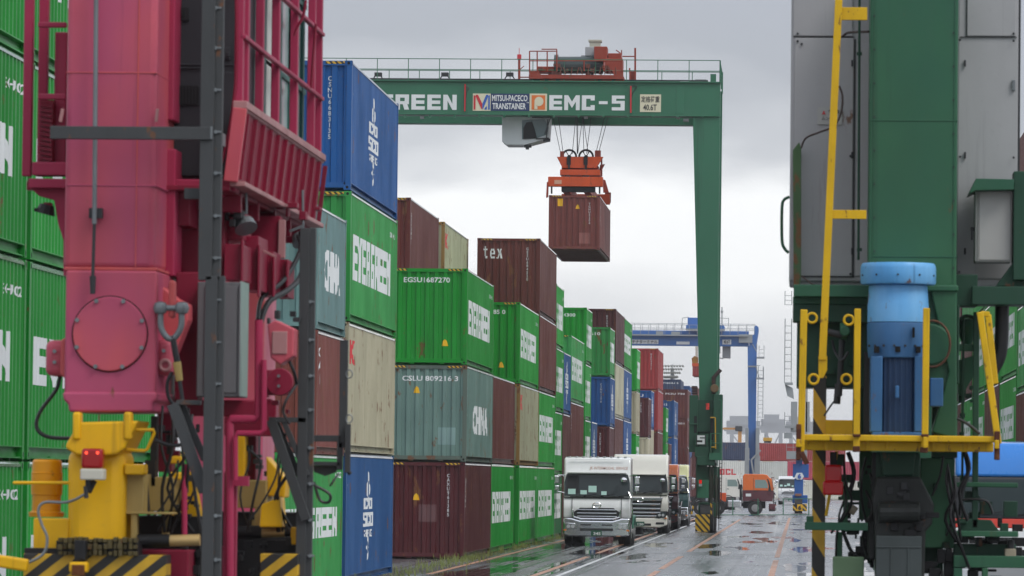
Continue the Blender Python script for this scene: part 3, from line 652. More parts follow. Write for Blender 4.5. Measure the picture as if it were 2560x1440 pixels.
mb = MB(); mb.rt(1776, 1044, 1788, 1044, YF-.6, .03); mb.rt(1788, 1044, 1789, 1122, YF-.6, .03); mb.rt(1776, 1118, 1790, 1118, YF-.6, .03); mb.build('handrail', paint('handrail_yellow', (.62, .34, .02), .5, .4, .2), cr5)
rnd = random.Random(5); mb = MB()               # hoses and drive gear beside the bogie
for k in range(16):
    x = rnd.uniform(1774, 1799); mb.rt(x, rnd.uniform(1150, 1200), x+rnd.uniform(-3, 3), rnd.uniform(1230, 1300), YF-rnd.uniform(.2, .8), rnd.uniform(.02, .06))
for k in range(10): x = rnd.uniform(1774, 1793); y = rnd.uniform(1160, 1290); mb.rb(x, y, x+rnd.uniform(3, 8), y+rnd.uniform(4, 14), YF-rnd.uniform(.1, .7), .3)
mb.build('drive_gear', paint('greasy_gear', (.05, .055, .04), .5, .6, .5), cr5)
mb = MB()
for y in range(1150, 1325, 9): mb.rt(1799, y, 1804, y, YF-.6, .015)
mb.rt(1799, 1150, 1797, 1325, YF-.6, .02); mb.rt(1805, 1150, 1802, 1300, YF-.6, .02); mb.build('ladder', m_dark, cr5)
mb = MB(); mb.rp([(1726, 1286), (1731, 1286), (1736, 1262), (1732, 1262)], YF-1.4, .05); mb.rp([(1776, 1286), (1780, 1286), (1780, 1256), (1776, 1256)], YF-1.4, .05); mb.build('striped_bracket', m_haz, cr5)
mb = MB()                                       # pipes down the outer side of the leg
mb.rt(1792, 300, 1786, 985, YF+.75, .035); mb.rt(1796, 430, 1789, 960, YF+3, .03); mb.build('conduit', paint('pale_conduit', (.30, .36, .31), .5, .3), cr5)
mb = MB()
for x, y in ((1794, 365), (1796, 395), (1794, 586), (1793, 725)): mb.rb(x-4, y-3, x+4, y+3, YF+1, .3)
mb.pipe([W(1797, 380, YF+2), W(1794, 460, YF+2.5), W(1797, 520, YF+2), W(1792, 560, YF+2)], .04, 8, sub=5); mb.build('pipe_clamp', m_dark, cr5)
# railings along the top
mb = MB(); rails(mb, XL, xr, YF-.05, GT+.06, 16, 1.03); mb.build('railing', m_cg, cr5)
mb = MB(); rails(mb, XL, xr, YB+.9, GT+.06, 16, 1.03); mb.build('railing', m_cg, cr5)
mb = MB(); rails(mb, YF, YB+.8, xr-.03, GT+.06, 3, 1.03, axis='y'); mb.rb(1776, 185, 1790, 206, YF, .5); mb.build('railing', m_cg, cr5)
mb = MB(); mb.tube((XL+1, YB+.6, GT+.62), (W(1300, 180, YB).x, YB+.6, GT+.62), .045, 8); mb.tube((XL+1, YB+.5, GT+.55), (W(1300, 180, YB).x, YB+.5, GT+.55), .04, 8); mb.build('festoon_cable', m_black, cr5)
mb = MB()
for px in (945, 1112, 1274):
    for dx in (-12, 12): mb.rt(px+dx*1.3, 203, px+dx*.5, 188, YB-.5, .03)
    mb.rb(px-9, 181, px+9, 190, YB-.6, .4)
mb.build('festoon_trolley', m_dark, cr5)
mb = MB(); mb.rl(1163, 210, 1162, 278, YF-.05, .06); mb.rl(1577, 215, 1577, 282, YF-.05, .07); mb.build('red_bracket', m_redp, cr5)
mb = MB(); mb.rb(1738, 198, 1766, 206, YF+1, .7); mb.rb(1700, 203, 1722, 207, YF+.2, .5); mb.build('junction_box', m_grey, cr5, .01)
# writing on the front web
def web(name, polys, x0, y0, x1, y1, m, e=.012, parent=None): return sign3(name, YF-.004, x0, y0, x1, y1, polys, m, parent or cr5, e)
web('lettering', blocks('EVERGREEN', 0, 0, 1, 1, .9), 1142-352, 237, 1142, 272.5, m_white)
web('lettering', blocks('EMC-5', 0, 0, 1, 1, .8), 1373, 239, 1562, 275, m_white)
def plate(x0, y0, x1, y1, m):
    mb = MB(); mb.rb(x0, y0, x1, y1, YF-.02, .014); return mb.build('sign_plate', m, cr5)
pl = plate(1182, 234, 1226.6, 277, m_cream)
web('emblem', [[(0,0),(.22,0),(.22,.9),(0,1)], [(.22,.9),(.22,1),(.5,1),(1,.4),(1,.05),(.9,.05),(.3,.8)]], 1184, 237, 1206, 274, m_redp, .03, pl)
web('emblem', [[(.78,0),(1,0),(1,1),(.78,.9)], [(.78,.9),(.78,1),(.5,1),(0,.4),(0,.05),(.1,.05),(.7,.8)], [(.3,0),(.6,0),(.6,.25),(.3,.1)]], 1206, 237, 1225, 274, m_blup, .032, pl)
pl = plate(1227, 234, 1323.5, 277, m_navyp)
web('lettering', text('MITSUI-PACECO', 1, .02), 1230, 238, 1319, 253, m_white, .03, pl); web('lettering', text('TRANSTAINER', 1, .02), 1231, 258, 1315, 273, m_white, .03, pl)
web('lettering', text('TM', 1, .02), 1316, 255, 1322, 258, m_white, .03, pl)
pl = plate(1324, 234, 1367.5, 277, m_cream); mb = MB(); mb.rb(1329, 238, 1363, 274, YF-.032, .01); p2 = mb.build('orange_field', m_orp, pl)
arc = [(.5+.5*math.cos(a), .62+.38*math.sin(a)) for a in [k*math.pi/8 for k in range(16)]]
web('emblem', [arc, [(0, 0), (.34, 0), (.34, .22), (.15, .34), (0, .55)]], 1336, 242, 1359, 273, m_cream, .045, pl)
pl = plate(1600, 236, 1652.5, 280, m_cream)
web('lettering', text('定格荷重', 1, .012), 1603, 240.5, 1649, 256, m_ink, .03, pl); web('lettering', text('40.6T', 1, .015), 1608, 261, 1642, 276, m_ink, .03, pl)
# splice plates, stiffeners, pipes and lamps on the girder
mb = MB()
for px in (1163, 1577, 1700): mb.rb(px-9, 213, px+9, 284, YF-.018, .02)
mb.build('splice_plate', m_cg, cr5, .004)
mb = MB()
for px in range(1010, 1790, 62): mb.rb(px, 288, px+5, 293, YF-.1, .2)
mb.rt(1000, 284.5, 1790, 290, YF-.06, .02, n=6); mb.build('stiffener', m_cg, cr5)
mb = MB()
for px in (1050, 1460, 1690):
    mb.rb(px, 290, px+9, 296, YF+.1, .4)
mb.rb(1708, 296, 1722, 303, YF+.2, .5); mb.build('floodlight', m_grey, cr5, .01)
mb = MB()
mb.pipe([W(1165, 215, YF-.05), W(1172, 222, YF-.05), W(1166, 232, YF-.05), W(1163, 278, YF-.05)], .02, 6, sub=3); mb.pipe([W(1576, 215, YF-.05), W(1592, 216, YF-.05), W(1580, 236, YF-.05), W(1577, 262, YF-.05)], .02, 6, sub=3)
mb.build('cable', m_dark, cr5)
# trolley on the girders
def T(name, m, fn, bevel=0, parent=None):
    mb = MB(); fn(mb); return mb.build(name, m, parent or cr5, bevel)
def trolley(mb):
    mb.rb(1322, 187, 1558, 197, YF-.1, 6.6); mb.rp([(1322, 177), (1346, 177), (1356, 197), (1324, 197)], YF-.12, .3); mb.rp([(1530, 176), (1558, 176), (1558, 198), (1538, 198)], YF-.12, .3); mb.rb(1350, 192, 1560, 203, YF+.1, .4); mb.rb(1350, 192, 1560, 203, YB+.1, .4)
tr = T('trolley_frame', m_orr, trolley, .01)
T('winch_drum', paint('winch_grey', (.05, .07, .07), .45, .3), lambda mb: (mb.tube(W(1393, 163, YF+2), W(1508, 163, YF+2), .42, 20), mb.tube(W(1386, 163, YF+2), W(1396, 163, YF+2), .52, 20), mb.tube(W(1478, 163, YF+2), W(1484, 163, YF+2), .5, 20)), 0, tr)
T('motor_housing', m_orr, lambda mb: (mb.rb(1485, 116, 1518, 150, YF+1.2, 1.2), mb.rb(1512, 145, 1556, 178, YF+1, 1.6), mb.rb(1520, 133, 1553, 146, YF+1.4, 1), mb.rb(1342, 166, 1392, 180, YF+2, 1.2)), .03, tr)
rnd = random.Random(21)
T('trolley_gear', paint('trolley_gear', (.14, .05, .035), .5, .5, .5, sc=2), lambda mb: ([mb.rb(x_, y_, x_+rnd.uniform(4, 14), y_+rnd.uniform(4, 12), YF+rnd.uniform(0, 3), .4) for x_, y_ in [(rnd.uniform(1345, 1550), rnd.uniform(158, 186)) for _ in range(26)]], [mb.rt(1400+k*14, 186, 1400+k*14+rnd.uniform(-6, 6), 168, YF-.12, .03, n=6) for k in range(11)]), 0, tr)
T('trolley_wheel', m_dark, lambda mb: [mb.tube(W(x_, 200, YF+.1), W(x_, 200, YF+.3), .2, 16) for x_ in (1372, 1400, 1505, 1540)], 0, tr)
T('ventilator', paint('vent_cream', (.42, .42, .34), .5, .3), lambda mb: (mb.rb(1474, 103, 1501, 118, YF+2.5, .6), mb.rb(1471, 99, 1504, 104, YF+2.45, .7)), .01, tr)
T('motor', m_grey, lambda mb: (mb.rb(1463, 117, 1487, 140, YF+2.2, .7), mb.rb(1452, 138, 1478, 160, YF+2.4, .8)), .03, tr)
def trail(mb):
    for yy in (YF-.15, YF+6.4):
        for x in (1324, 1343, 1368, 1392, 1460, 1510, 1555): mb.rt(x, 178, x, 128 if x < 1400 else 150, yy, .035, n=6)
        mb.rt(1324, 128, 1392, 128, yy, .03, n=6); mb.rt(1324, 152, 1555, 152, yy, .03, n=6); mb.rt(1392, 150, 1392, 123, yy, .03, n=6); mb.rt(1354, 123, 1392, 123, yy, .03, n=6)
    mb.rt(1554, 180, 1554, 125, YF+3, .03, n=6); mb.rt(1540, 125, 1554, 135, YF+3, .03, n=6)
    mb.rt(1298, 204, 1298, 140, YF+1, .06, n=8); mb.rt(1295, 178, 1310, 165, YF+1, .02)
    mb.rl(1588, 206, 1588, 120, YF+1, .09); mb.rt(1556, 141, 1588, 141, YF+1, .03); mb.rl(1576, 206, 1574, 170, YF+1, .07); mb.rb(1573, 178, 1590, 206, YF+1.1, .1)
    mb.rt(1298, 193, 1330, 193, YF+1, .03)
T('trolley_railing', m_orr, trail, 0, tr)
T('beacon', m_redp, lambda mb: (mb.rb(1293, 136, 1303, 147, YF+.9, .2), mb.rt(1298, 136, 1298, 120, YF+1, .015)), 0, tr)
cabp = [(1255, 286), (1375, 291), (1371, 347), (1312, 362), (1266, 362), (1255, 354)]
cab = T('operator_cab', m_cabg, lambda mb: mb.rp(cabp, YF+1.2, 1.9), .03)
T('cab_window', plain('cab_glass', (.10, .16, .17), .08), lambda mb: mb.rp([(1305, 300), (1362, 298), (1371, 318), (1368, 336), (1340, 346), (1305, 348)], YF+1.16, .06), 0, cab)
T('cab_seat', m_black, lambda mb: (mb.rp([(1308, 348), (1308, 320), (1316, 306), (1330, 304), (1336, 322), (1342, 345)], YF+1.1, .05)), .02, cab)
T('window_bar', m_dark, lambda mb: (mb.rl(1370, 298, 1366, 345, YF+1.1, .05), mb.rl(1377, 292, 1362, 335, YF+1.1, .04), mb.rl(1340, 347, 1372, 345, YF+1.1, .05), mb.rl(1330, 294, 1376, 294, YF+1.1, .04)), 0, cab)
T('floodlight', m_dark, lambda mb: (mb.rb(1310, 362, 1328, 368, YF+1.3, .4), mb.rb(1314, 366, 1322, 373, YF+1.3, .3), mb.rb(1358, 346, 1375, 353, YF+1.2, .4)), 0, cab)
# operator
# ------------------------------------------------------------------ spreader and hanging container
YH = 223.4
h0 = W(1499, 625, YH)
container(h0.x-CWX, YH, h0.z, L40, ST, 'rust', 'rust brown container hanging in the air under the green gantry crane', 'side', 'v:TGHU5204|tri:.15,1.95|sq:-.68,2.25|pat:.5,.55', hc=True, group='containers being lifted')
sp = thing('container_spreader', 'orange spreader with sheaves gripping the hanging container from above', 'spreader', (h0.x-CWX, YH, h0.z+ST))
yS = YF+1.9; zt = h0.z+ST
MB().rb(1370, 442, 1507, 466, YH+.1, .5).build('end_beam', m_or2, sp, .015)
xm = h0.x-CWX
mb = MB(); mb.box(xm-1.2, YH+11.4, zt+.25, xm+1.2, YH+11.9, zt+.75); mb.build('end_beam', m_or2, sp, .015)
mb = MB()
for sx in (-.5, .5): mb.box(xm+sx-.16, YH+.6, zt+.25, xm+sx+.16, YH+11.4, zt+.65)
mb.build('telescopic_beam', m_orr, sp, .01)
mb = MB(); mb.rp([(1392, 392), (1508, 392), (1490, 420), (1406, 420)], yS-1.0, .35); mb.rp([(1392, 392), (1508, 392), (1490, 420), (1406, 420)], yS+1.0, .3); mb.rb(1400, 424, 1500, 438, yS-1.1, 2.6); mb.build('headblock', m_or2, sp, .015)
mb = MB()
for x in (1423, 1465):
    c_ = W(x, 386, yS); mb.pipe([(c_.x+.34*math.cos(a), c_.y+.1, c_.z-.12+.34*math.sin(a)) for a in [k*math.pi/12 for k in range(24)]], .05, 8, closed=True); mb.tube((c_.x, c_.y+.05, c_.z-.12), (c_.x, c_.y+.2, c_.z-.12), .1, 12)
    for a in (0, 1.05, 2.1): mb.beam((c_.x-.33*math.cos(a), c_.y+.1, c_.z-.12-.33*math.sin(a)), (c_.x+.33*math.cos(a), c_.y+.1, c_.z-.12+.33*math.sin(a)), .03, .04)
    mb.rb(x-6, 392, x+4, 412, yS-1.06, .06); mb.rb(x-3, 410, x+2, 430, yS-1.08, .06)
mb.build('sheave', m_black, sp)
mb = MB(); mb.rb(1400, 378, 1410, 394, yS-.8, .1); mb.rb(1487, 376, 1502, 392, yS-.8, .1); mb.rb(1404, 415, 1496, 426, yS-.5, 1.2); mb.rl(1504, 392, 1504, 440, yS-.4, .08); mb.rp([(1500, 412), (1512, 410), (1503, 428), (1498, 428)], yS-.3, .2); mb.build('bracket', m_orr, sp)
mb = MB(); mb.rb(1404, 466, 1488, 480, YH+.25, .35); mb.rb(1412, 438, 1424, 444, YH+.3, .3); mb.rb(1456, 438, 1472, 444, YH+.3, .3)
for x in (1379, 1499): mb.rb(x-2, 464, x+2, 484, YH+.15, .12)
mb.build('hydraulic_unit', m_black, sp)
mb = MB(); mb.rp([(1367, 455), (1371, 455), (1370, 492), (1365, 494)], YH+.05, .3); mb.rp([(1507, 448), (1513, 450), (1522, 481), (1508, 481)], YH+1.2, .3); mb.rb(1512, 481, 1527, 492, YH+11.6, .3); mb.rp([(1516, 481), (1527, 481), (1527, 505), (1524, 512)], YH+11.7, .1); mb.build('guide_flap', m_orr, sp)
mb = MB(); mb.rb(1386, 450, 1404, 460, YH+.085, .015); mb.build('label_plate', plain('faded_label', (.55, .3, .2), .5), sp)
mb = MB()
zt2 = GB-.05
for (x0, x1) in ((1380, 1402), (1396, 1408), (1441, 1443), (1445, 1444), (1456, 1445), (1458, 1460), (1479, 1466), (1514, 1489), (1521, 1496), (1441, 1430), (1457, 1470)):
    a = W(x0, 300, yS); b = W(x1, 384, yS); mb.tube((a.x, yS+random.uniform(-.6, .6), GB+.2), (b.x, yS+random.uniform(-.3, .3), b.z), .016, 6)
mb.build('hoist_rope', m_cable, sp)

# ------------------------------------------------------------------ trucks
m_twhite = paint('truck_white', (.82, .83, .83), .22, .18, coat=.8, bump=0); m_tcream = paint('truck_cream', (.80, .78, .71), .22, .15, coat=.8, bump=0)
m_tor = paint('truck_orange', (.72, .16, .03), .25, .15, coat=.8, bump=0); m_tmar = paint('truck_maroon', (.10, .02, .03), .3, .2, coat=.8, bump=0)
m_tyel = paint('truck_pale_yellow', (.66, .66, .36), .25, .15, coat=.6, bump=0); m_tteal = paint('truck_dark_teal', (.02, .07, .07), .3, .2, coat=.6, bump=0)
m_tgreen = paint('fender_green', (.03, .14, .09), .35, .3, bump=0); m_tblue = paint('truck_blue', (.02, .20, .62), .25, .15, coat=.8, bump=0); m_tred = paint('truck_red', (.60, .05, .03), .3, .15, coat=.5, bump=0)
m_lens = plain('clear_lens', (.6, .62, .65), .1, .3); m_amber = plain('amber_lens', (.7, .2, .02), .2); m_paper = plain('paper_mint', (.45, .68, .62), .6)
m_silver = plain('mirror_shell', (.75, .76, .78), .15, .9); m_rim = paint('wheel_rim', (.30, .30, .30), .5, .4, .2); m_seat = plain('cab_interior', (.02, .022, .025), .8)
def truck(label, x, y, rz=0, top=m_twhite, low=m_twhite, roof=3.3, style=0, fender=None, bumper=None, group='trucks queueing in the lane beside the stacks', word=None, plate_no='345'):
    t = thing('tractor_truck', label, 'truck', (x, y, 0), group, rz, True); hw = 1.245
    bumper = bumper or m_chrome
    prof = [(.10, 1.02), (.04, 1.30), (.02, 1.75), (.05, 2.02), (.16, 2.62), (.20, 2.68), (.22 if style == 0 else .26, roof-.30), (.34 if style == 0 else .50, roof-.04), (.8, roof), (2.1, roof), (2.22, roof-.15), (2.22, 1.02)]
    mb = MB(); sp_ = 1.78
    mb.prism([p for p in prof if p[1] < 1.78]+[(.024, sp_)], 'x', -hw, hw) if False else None
    up = [(.03, sp_)]+[p for p in prof if p[1] > sp_]+[(2.22, sp_)]; lo = [(.10, 1.02), (.04, 1.30), (.02, 1.75), (.025, sp_), (2.22, sp_), (2.22, 1.02)]
    # windscreen opening is modelled as an inset screen in front of a dark interior
    MB().prism(up, 'x', -hw, hw).build('cab_upper', top, t, .07, True, 3)
    MB().prism([(a+.004 if b_ == sp_ and a < 1 else a, b_-.004 if b_ == sp_ else b_) for a, b_ in lo], 'x', -hw, hw).build('cab_lower', low, t, .045, True, 3)
    sl = lambda z: .05+(z-2.02)*(.11/.60)
    wz0, wz1 = (1.84, 2.65) if style == 0 else (1.88, 2.72)
    ww = 1.225
    ws = MB(); ws.prism([(-ww, wz0), (ww, wz0), (ww, wz0+.5), (ww-.08, wz1), (-ww+.08, wz1), (-ww, wz0+.5)], 'y', -.012, .03)
    ws.v = [(a, b_+sl(c), c) for a, b_, c in ws.v]; o = ws.build('windscreen', m_glass, t, .01)
    mb = MB()
    for sx in (-.55, .1, .75): mb.beam((sx, sl(wz0)-.03, wz0-.03), (sx+.52, sl(wz0+.09)-.03, wz0+.08), .018, .018)
    mb.box(-1.0, -.02, wz0-.05, 1.0, .05, wz0-.02); mb.build('wiper', m_black, t)
    if style == 0:
        mb = MB(); 
        for a, b_, c, d in ((-1.08, -.80, 1.90, 2.10), (-.62, -.38, 1.90, 2.05), (-.32, -.02, 1.98, 2.22), (.16, .36, 1.88, 2.02)): mb.box(a, sl(c)-.016, c, b_, sl(c)-.013, d)
        mb.v = [(a, sl(c)-.018 if b_ < sl(c)-.0 and False else b_+(c-2.0)*.18, c) for a, b_, c in mb.v]; mb.build('dashboard_paper', m_paper, t)
    mb = MB(); mb.box(-1.14, sl(2.2)-.02, 1.95, -.68, sl(2.2)-.014, 2.60) if style == 0 else mb.box(.95, sl(2.2)-.02, 1.95, 1.14, sl(2.2)-.014, 2.60)
    mb.v = [(a, b_+(c-2.2)*.18, c) for a, b_, c in mb.v]; mb.build('curtain', m_seat, t)
    mb = MB(); mb.box(-1.22, -.012, 1.76, 1.22, .03, 1.775); mb.box(-1.235, -.02, 1.0, 1.235, .1, 1.035); mb.box(-.93, .0, 1.05, -.915, .03, 1.76); mb.box(.915, .0, 1.05, .93, .03, 1.76); mb.build('panel_gap', m_seat, t)
    # grille
    if style == 0:
        mb = MB(); mb.prism([(-.86, 1.24), (-.62, 1.40), (.62, 1.40), (.86, 1.24), (.80, 1.02), (-.80, 1.02)], 'y', -.02, .05); mb.build('grille', m_dark, t, .01)
        mb = MB()
        for z in (1.33, 1.20, 1.08): mb.box(-.74, -.06, z-.03, .74, .0, z+.02)
        mb.pipe([(-.9, -.03, 1.33), (-.86, -.03, 1.06), (-.6, -.03, .99), (.6, -.03, .99), (.86, -.03, 1.06), (.9, -.03, 1.33)], .04, 8); mb.build('grille_bar', m_chrome, t, .012)
    else:
        mb = MB(); mb.prism([(-1.0, 1.62), (1.0, 1.62), (.86, .72), (-.86, .72)], 'y', -.03, .03); mb.build('grille', m_dark, t, .01)
        mb = MB(); mb.prism([(-1.05, 1.66), (1.05, 1.66), (.92, 1.50), (-.92, 1.50)], 'y', -.09, .0)
        for z in (1.34, 1.14, .96, .80): mb.box(-.92, -.09, z-.045, .92, -.02, z+.045)
        mb.build('grille_bar', m_chrome, t, .02)
    ez = 1.49 if style == 0 else 1.55
    mb = MB(); mb.pipe([(.15*math.cos(a), -.06 if style == 0 else -.11, ez+.10*math.sin(a)) for a in [k*math.pi/10 for k in range(20)]], .022, 6, closed=True)
    mb.beam((-.11, -.06 if style == 0 else -.11, ez), (.11, -.06 if style == 0 else -.11, ez), .03, .03); mb.build('emblem', m_chrome, t)
    # bumper, lamps, plate
    if style == 0:
        mb = MB(); mb.prism([(-1.24, 1.02), (-.95, 1.02), (-.6, .92), (.6, .92), (.95, 1.02), (1.24, 1.02), (1.24, .40), (1.05, .33), (-1.05, .33), (-1.24, .40)], 'y', -.14, .35); bo = mb.build('bumper', bumper, t, .05, True, 3)
        mb = MB(); mb.box(-.62, -.155, .54, .62, -.13, .64); mb.box(-.6, -.155, .74, -.2, -.13, .79); mb.box(.2, -.155, .74, .6, -.13, .79); mb.build('bumper_slot', m_dark, t, .01)
        hz = .70
    else:
        mb = MB(); mb.prism([(-1.24, .86), (-.9, .72), (.9, .72), (1.24, .86), (1.24, .42), (.9, .30), (-.9, .30), (-1.24, .42)], 'y', -.12, .35); bo = mb.build('bumper', low, t, .05, True, 3)
        mb = MB(); mb.box(-.5, -.135, .38, .5, -.11, .48); mb.box(.72, -.135, .44, 1.1, -.11, .54); mb.box(-1.1, -.135, .44, -.72, -.11, .54); mb.build('bumper_slot', m_dark, t, .01); hz = .86
    for sx in (-1, 1):
        mb = MB(); mb.prism([(sx*.72, hz-.09), (sx*1.16, hz-.12), (sx*1.20, hz+.14), (sx*.80, hz+.12)], 'y', -.16, -.08); hl = mb.build('headlight', m_glass if style else m_chrome, t, .02, True)
        mb = MB(); mb.tube((sx*.88, -.175, hz+.01), (sx*.88, -.15, hz+.01), .065, 14); mb.tube((sx*1.04, -.175, hz+.01), (sx*1.04, -.15, hz+.01), .065, 14); mb.build('lamp_lens', m_lens, hl)
        MB().box(sx*1.12, -.165, hz-.16, sx*1.22, -.13, hz-.11).build('indicator', m_amber, t)
    pb = MB().box(-.20, -.175, .36, .20, -.15, .56).build('number_plate', plain('plate_green', (.02, .10, .06), .5), t)
    mb = MB(); flat(mb, fit(text(plate_no, 1, .03), -.11, .39, .16, .50), lambda u, v: (u, -.178, v)); mb.build('lettering', m_white, pb)
    # mirrors
    for sx in (-1, 1):
        mr_ = MB(); mr_.tube((sx*1.2, .10, 2.60), (sx*1.48, -.10, 2.62), .018, 6); mr_.tube((sx*1.2, .05, 1.95), (sx*1.48, -.10, 2.0), .018, 6); mr_.tube((sx*1.48, -.1, 1.95), (sx*1.48, -.1, 2.65), .018, 6)
        mo = mr_.build('mirror_arm', m_chrome, t)
        mb = MB(); mb.box(sx*1.40, -.14, 2.30, sx*1.60, -.04, 2.58); mb.build('mirror', m_silver, mo, .03); mb = MB(); mb.box(sx*1.40, -.14, 2.04, sx*1.58, -.04, 2.22); mb.build('mirror', m_silver, mo, .03)
    mb = MB(); mb.tube((.98, .0, 2.42), (1.06, -.18, 2.44), .02, 6); mb.rev(1.0, -.2, [(2.34, .03), (2.38, .11), (2.46, .13), (2.52, .09), (2.55, .02)], 14); mb.build('round_mirror', m_silver, t, 0, True)
    if style == 0:
        mb = MB(); mb.pipe([(1.33, -.05, .9), (1.34, -.1, 1.35), (1.27, -.08, 1.8), (1.18, 0, 2.0)], .02, 6); mb.build('corner_pole', m_chrome, t)
    # side windows and doors, both sides
    for sx in (-1, 1):
        MB().prism([(.20, 1.80), (.30, 2.35), (.42, 2.62), (.50, 2.62), (.36, 2.1), (.40, 1.72), (.22, 1.72)], 'x', sx*(hw-.01), sx*(hw+.006)).build('pillar_trim', m_seat, t)
        MB().box(sx*(hw-.005), 1.62, 1.35, sx*(hw+.006), 2.0, 1.55).build('door_sticker', m_white, t)
        MB().prism([(.42, 1.95), (1.35, 1.95), (1.35, 2.55), (.62, 2.55), (.46, 2.30)], 'x', sx*(hw-.01), sx*(hw+.008)).build('side_window', plain('side_glass', (.22, .30, .28), .1), t)
        mb = MB(); mb.box(sx*(hw-.004), 1.45, 1.1, sx*(hw+.004), 1.47, 2.7); mb.box(sx*hw, 1.2, 1.7, sx*(hw+.03), 1.38, 1.75); mb.build('door_seam', m_dark, t)
        mb = MB(); mb.tube((sx*(hw-.28), 1.32, .52), (sx*(hw-.0), 1.32, .52), .52, 30); wh = mb.build('wheel', m_rubber, t, .05)
        mb = MB(); xo = sx*(hw+.004); mb.tube((sx*hw, 1.32, .52), (xo+sx*.01, 1.32, .52), .27, 20, .25); mb.tube((xo, 1.32, .52), (xo+sx*.06, 1.32, .52), .1, 12); mb.build('rim', m_rim, wh)
        mb = MB(); pts = [(1.32+.60*math.cos(a), .52+.60*math.sin(a)) for a in [k*math.pi/10 for k in range(11)]]+[(1.32+.66*math.cos(a), .52+.66*math.sin(a)) for a in [k*math.pi/10 for k in range(10, -1, -1)]]
        mb.prism(pts, 'x', sx*(hw-.32), sx*(hw+.012)); mb.build('wheel_arch', m_black, t)
        mb = MB(); mb.box(sx*(hw-.5), 2.3, .55, sx*(hw-.05), 3.3, 1.05); mb.build('fuel_tank', m_silver, t, .06)
        for yy in (4.0, 5.25):
            mb = MB(); mb.tube((sx*(hw-.58), yy, .5), (sx*(hw-.02), yy, .5), .5, 28); wh = mb.build('wheel', m_rubber, t, .05)
            MB().tube((sx*(hw-.02), yy, .5), (sx*(hw+.01), yy, .5), .24, 18).build('rim', m_rim, wh)
            mb = MB(); pts = [(yy+.54*math.cos(a), .5+.56*math.sin(a)) for a in [.2+k*(math.pi-.4)/10 for k in range(11)]]+[(yy+.60*math.cos(a), .5+.62*math.sin(a)) for a in [.2+k*(math.pi-.4)/10 for k in range(10, -1, -1)]]
            mb.prism(pts, 'x', sx*(hw-.6), sx*(hw+.02)); mb.build('mudguard', fender or m_black, t)
    mb = MB(); mb.box(-.45, .6, .62, -.3, 6.1, .9); mb.box(.3, .6, .62, .45, 6.1, .9); mb.box(-.3, 3.4, .65, .3, 3.5, .85); mb.box(-.4, 4.3, .9, .4, 5.1, 1.0); mb.box(-.9, 2.3, .95, .9, 2.45, 2.2); mb.box(-.6, .6, .5, .6, 2.2, 1.0); mb.build('chassis', m_dark, t, .01)
    MB().tube((-1.0, 1.32, .5), (1.0, 1.32, .5), .09, 10).build('axle', m_dark, t)
    if style == 0:
        mb = MB(); z0 = 2.86; mb.box(-1.0, .17, roof-.10, 1.0, .21, roof-.09) 
        for k in range(9): mb.tube((-1.05+k*.26, .42, roof-.03), (-1.05+k*.26, .42, roof+.02), .05, 8)
        mb.build('roof_marker', m_lens, t)
        if word:
            mb = MB(); flat(mb, [[(a+b_*.15, b_) for a, b_ in p] for p in fit(text(word, 1, .01), -.72, roof-.5, .70, roof-.36)], lambda u, v: (u, .195+.015*(0), v)); mb.build('lettering', plain('faded_red_letters', (.62, .42, .36), .5), t)
    MB().box(-1.1, -.02, 2.68, 1.1, .2, 2.74).build('visor', low if style else m_twhite, t, .02)
    return t
p = W(1491, 1365, 176.0); truck('white tractor truck with chrome bumper and papers behind its windscreen, first in the queue', p.x, 176.0, word='JK INTERMODAL SERVICE', fender=m_tgreen)
p = W(1600, 1335, 215); truck('cream white tractor truck with high roof and broad chrome grille, second in the queue', p.x, 215.0, 0, m_tcream, m_tcream, 3.62, 1, plate_no='120')
p = W(1630, 1326, 234.5); truck('orange and maroon tractor truck mostly hidden behind the cream white one', W(1694, 1326, 234.5).x-1.245, 234.5, 0, m_tor, m_tmar, 3.25, 1)
p = W(1660, 1316, 254); truck('pale yellow and dark teal tractor truck, last in the queue by the green leg', W(1720, 1316, 254).x-1.245, 254, 0, m_tyel, m_tteal, 3.3, 0)
p = W(1934, 1291, 338); truck('orange and maroon tractor truck crossing side-on at the end of the lane', p.x, 338+1.25, math.pi/2, m_tor, m_tmar, 2.95, 1, group='trucks crossing at the far end')
p = W(1856, 1270, 420); truck('cream tractor truck partly hidden behind the crossing orange one', p.x, 421, math.pi/2, m_tcream, m_tcream, 2.95, 0, group='trucks crossing at the far end')
p = W(1975, 1262, 500); truck('small-looking white truck at the foot of the blue crane leg', p.x, 500, 0, m_twhite, m_twhite, 3.0, 0, group='trucks crossing at the far end')
# blue, red and white truck at the right edge
p = W(2388, 1400, 103)
bt = truck('blue, red and white truck parked behind the green crane at the right edge', p.x+1.245, 103, 0, m_tblue, m_tblue, 3.35, 1, group='trucks on the right side', low_split=True) if False else None
t = thing('cab_truck', 'blue, red and white truck waiting behind the green crane at the right edge', 'truck', (p.x+1.25, 103, 0), None, 0, True)
hw = 1.25
MB().prism([(.22, 2.62), (.30, 3.05), (.5, 3.36), (.9, 3.40), (2.2, 3.38), (2.25, 2.62)], 'x', -hw, hw).build('roof', m_tblue, t, .07, True, 3)
MB().prism([(.06, 1.72), (.215, 2.616), (2.25, 2.616), (2.25, 1.72)], 'x', -hw+.01, hw-.01).build('cab_upper', plain('pillar_black', (.03, .03, .035), .4), t, .03)
ws = MB(); ws.prism([(-1.17, 1.80), (1.17, 1.80), (1.13, 2.56), (-1.13, 2.56)], 'y', .035, .07); ws.v = [(a, b_+(c-1.8)*.17, c) for a, b_, c in ws.v]; ws.build('windscreen', m_glass, t)
